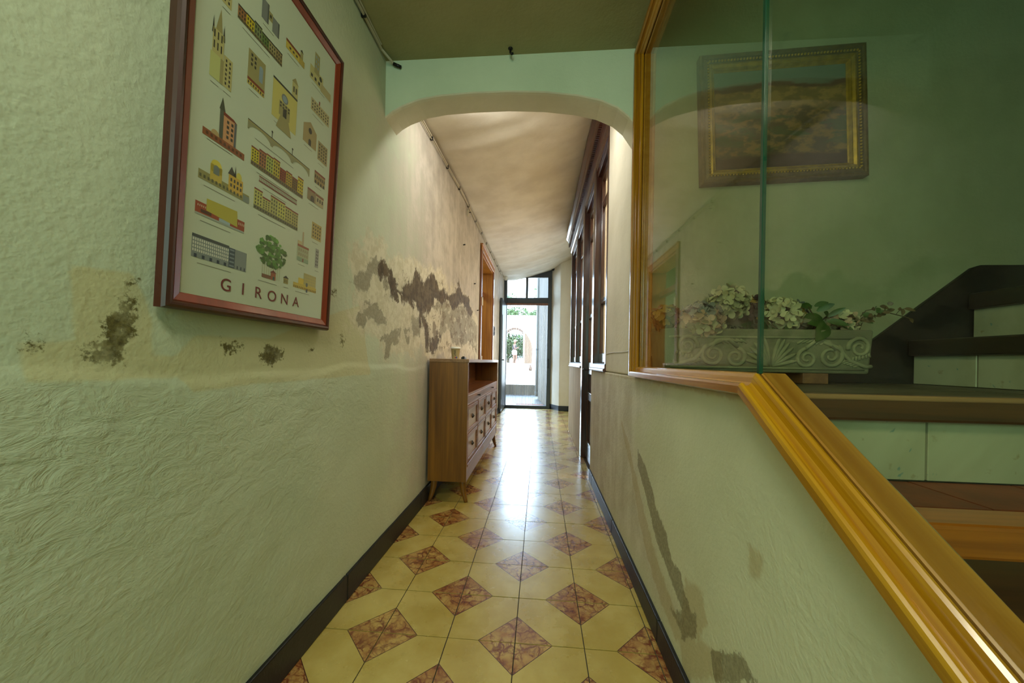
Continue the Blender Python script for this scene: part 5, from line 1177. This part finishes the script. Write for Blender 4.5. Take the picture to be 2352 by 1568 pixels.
def leaves(mb, c, rad, n, s, seed, shell=.6):
    rr = random.Random(seed)
    for i in range(n):
        d = Vector((rr.gauss(0,1), rr.gauss(0,1), rr.gauss(0,1))).normalized(); q = rr.uniform(shell, 1.0)**.6
        p = Vector((c[0]+d.x*rad[0]*q, c[1]+d.y*rad[1]*q, c[2]+d.z*rad[2]*q)); a = Vector((rr.gauss(0,1), rr.gauss(0,1), rr.gauss(0,.7))).normalized(); b = a.cross(d); b = b.normalized() if b.length > .01 else Vector((1,0,0)); k = s*rr.uniform(.6, 1.3)
        mb.add([p - a*k, p + b*k*.5, p + a*k, p - b*k*.5], [(0,1,2,3)])
def bush(name, label, cat, c, rad, n, s, seed, mat, trunk=True, group=None):
    zb = gz(c[1]) - .05; t = thing(name, label, cat, (c[0], c[1], zb), group)
    mb = MB(); rr = random.Random(seed+50)
    for k in range(6):
        o = (rr.uniform(-.45,.45)*rad[0], rr.uniform(-.4,.4)*rad[1], rr.uniform(-.35,.4)*rad[2]); leaves(mb, (c[0]+o[0], c[1]+o[1], c[2]+o[2]), [q*.66 for q in rad], n//6, s, seed+k)
    stuff(mb.build('foliage', mat, t))
    mb = MB(); mb.tube([(c[0], c[1], zb), (c[0]+.05, c[1], (zb+c[2])/2), (c[0], c[1], c[2])], [.12, .09, .05], 8); mb.build('trunk', M['bark'], t, smooth=True)
bush('hedge_bush', 'dense green bush seen through the garden archway', 'bush', (-2.0, 27.2, 1.95), (1.6, .7, 1.3), 5200, .09, 3, M['hedge'])
bush('tree', 'leafy tree above the left part of the garden wall', 'tree', (-2.6, 28.8, 4.5), (1.6, 1.3, .95), 3600, .12, 21, M['tree_leaf'])
bush('tree', 'bright green tree above the right part of the garden wall', 'tree', (-.3, 31.6, 4.9), (1.1, 1.0, 1.0), 3000, .11, 31, M['tree_leaf'])
bush('tree', 'tall slender tree showing in the right transom pane', 'tree', (-.25, 35.5, 7.6), (.5, .5, 2.0), 420, .10, 41, M['tree_leaf'])
bush('tree', 'distant tree low in the left transom pane', 'tree', (-3.6, 37, 7.3), (1.3, 1.2, .9), 420, .12, 51, M['tree_leaf'])

# ------------------------------------------------------------------ the person in the yard, looking at a phone
def person():
    fx, fy = -1.78, 24.55; z0 = gz(fy); t = thing('person', 'person in dark sleeveless top and white shorts standing in the sunny yard, looking down', 'person', (fx, fy, z0))
    P = lambda x, y, z: (fx+x, fy+y, z0+z)
    def skin(name, pts, edges, rad, mat, par, sub=2):
        me = bpy.data.meshes.new(name); L = Vector(wpos(par)); me.from_pydata([tuple(Vector(p)-L) for p in pts], edges, []); o = bpy.data.objects.new(name, me); COL.objects.link(o); o.parent = par
        s = o.modifiers.new('skin', 'SKIN'); s.use_smooth_shade = True
        for v, r in zip(me.skin_vertices[0].data, rad): v.radius = (r, r) if not isinstance(r, tuple) else r
        me.skin_vertices[0].data[0].use_root = True
        d = o.modifiers.new('smooth', 'SUBSURF'); d.levels = sub; d.render_levels = sub
        me.materials.append(mat); return o
    pts = [P(0,0,.88), P(0,0,1.02), P(0,.01,1.18), P(0,.01,1.32), P(.01,-.01,1.42), P(.02,-.02,1.49), P(.045,-.03,1.58), P(.05,-.03,1.68),
           P(-.06,-.07,.84), P(-.04,-.06,.46), P(-.07,-.06,.09), P(.02,-.09,.03),
           P(.06,.07,.84), P(.14,.07,.48), P(.05,.08,.10), P(.15,.06,.03),
           P(-.02,-.17,1.33), P(.02,-.22,1.08), P(.20,-.14,1.13), P(.27,-.10,1.17), P(.02,.18,1.33), P(.06,.22,1.08), P(.21,.12,1.14), P(.27,.06,1.17)]
    ed = [(0,1),(1,2),(2,3),(3,4),(4,5),(5,6),(6,7),(0,8),(8,9),(9,10),(10,11),(0,12),(12,13),(13,14),(14,15),(3,16),(16,17),(17,18),(18,19),(3,20),(20,21),(21,22),(22,23)]
    rad = [.125,.115,.115,.12,.055,.05,.09,.07,.085,.058,.04,.03,.085,.058,.04,.03,.05,.04,.03,.024,.05,.04,.03,.024]
    body = skin('body', pts, ed, rad, M['skin'], t)
    skin('top', [P(0,0,1.00), P(0,.005,1.12), P(0,.01,1.25), P(0,.01,1.38)], [(0,1),(1,2),(2,3)], [.17, .165, .175, .13], M['navy'], body)
    skin('shorts', [P(0,0,1.02), P(0,0,.90), P(-.06,-.07,.80), P(-.055,-.065,.62), P(.06,.07,.80), P(.10,.07,.63)], [(0,1),(1,2),(2,3),(1,4),(4,5)], [.165,.185,.13,.125,.13,.125], M['white_cloth'], body)
    mb = MB(); c = P(.035, -.025, 1.625); mb.ball(c, (.098, .092, .095), 12, 8); mb.ball((c[0]-.05, c[1], c[2]-.03), (.06, .075, .08), 10, 6); mb.build('hair', M['hair'], body, smooth=True)
    mb = MB(); f = P(.125, -.035, 1.575); mb.ball(f, (.016, .014, .018), 8, 5); mb.ball((f[0]-.01, f[1]-.035, f[2]+.03), .010, 6, 4); mb.ball((f[0]-.01, f[1]+.035, f[2]+.03), .010, 6, 4); mb.ball((f[0]-.008, f[1], f[2]-.035), (.012, .024, .007), 8, 5); mb.build('face', M['skin'], body, smooth=True)
    for sy, y in ((-1, -.10), (1, .06)):
        mb = MB(); b = P(.265, y, 1.17)
        for k in range(4): mb.tube([(b[0], b[1]+sy*(-.03+.02*k), b[2]), (b[0]+.045, b[1]+sy*(-.03+.02*k), b[2]+.02), (b[0]+.055, b[1]+sy*(-.03+.02*k)-sy*.015, b[2]+.05)], .009, 6)
        mb.tube([(b[0]-.01, b[1]-sy*.03, b[2]), (b[0]+.01, b[1]-sy*.05, b[2]+.04)], .010, 6); mb.build('hand', M['skin'], body, smooth=True)
    ph = MB(); c = P(.315, -.02, 1.215); ph.box(c[0]-.006, c[0]+.006, c[1]-.038, c[1]+.038, c[2]-.07, c[2]+.07)
    tag(ph.build('phone', M['black'], bevel=.004), 'dark phone held by the person in the yard', 'phone')
    for x, y, n in ((.02, -.085, 0), (.14, .065, 1)):
        mb = MB(); c = P(x, y, .025); mb.ball(c, (.125, .048, .03), 10, 6); mb.build('shoe', M['hair'], body, smooth=True)
person()
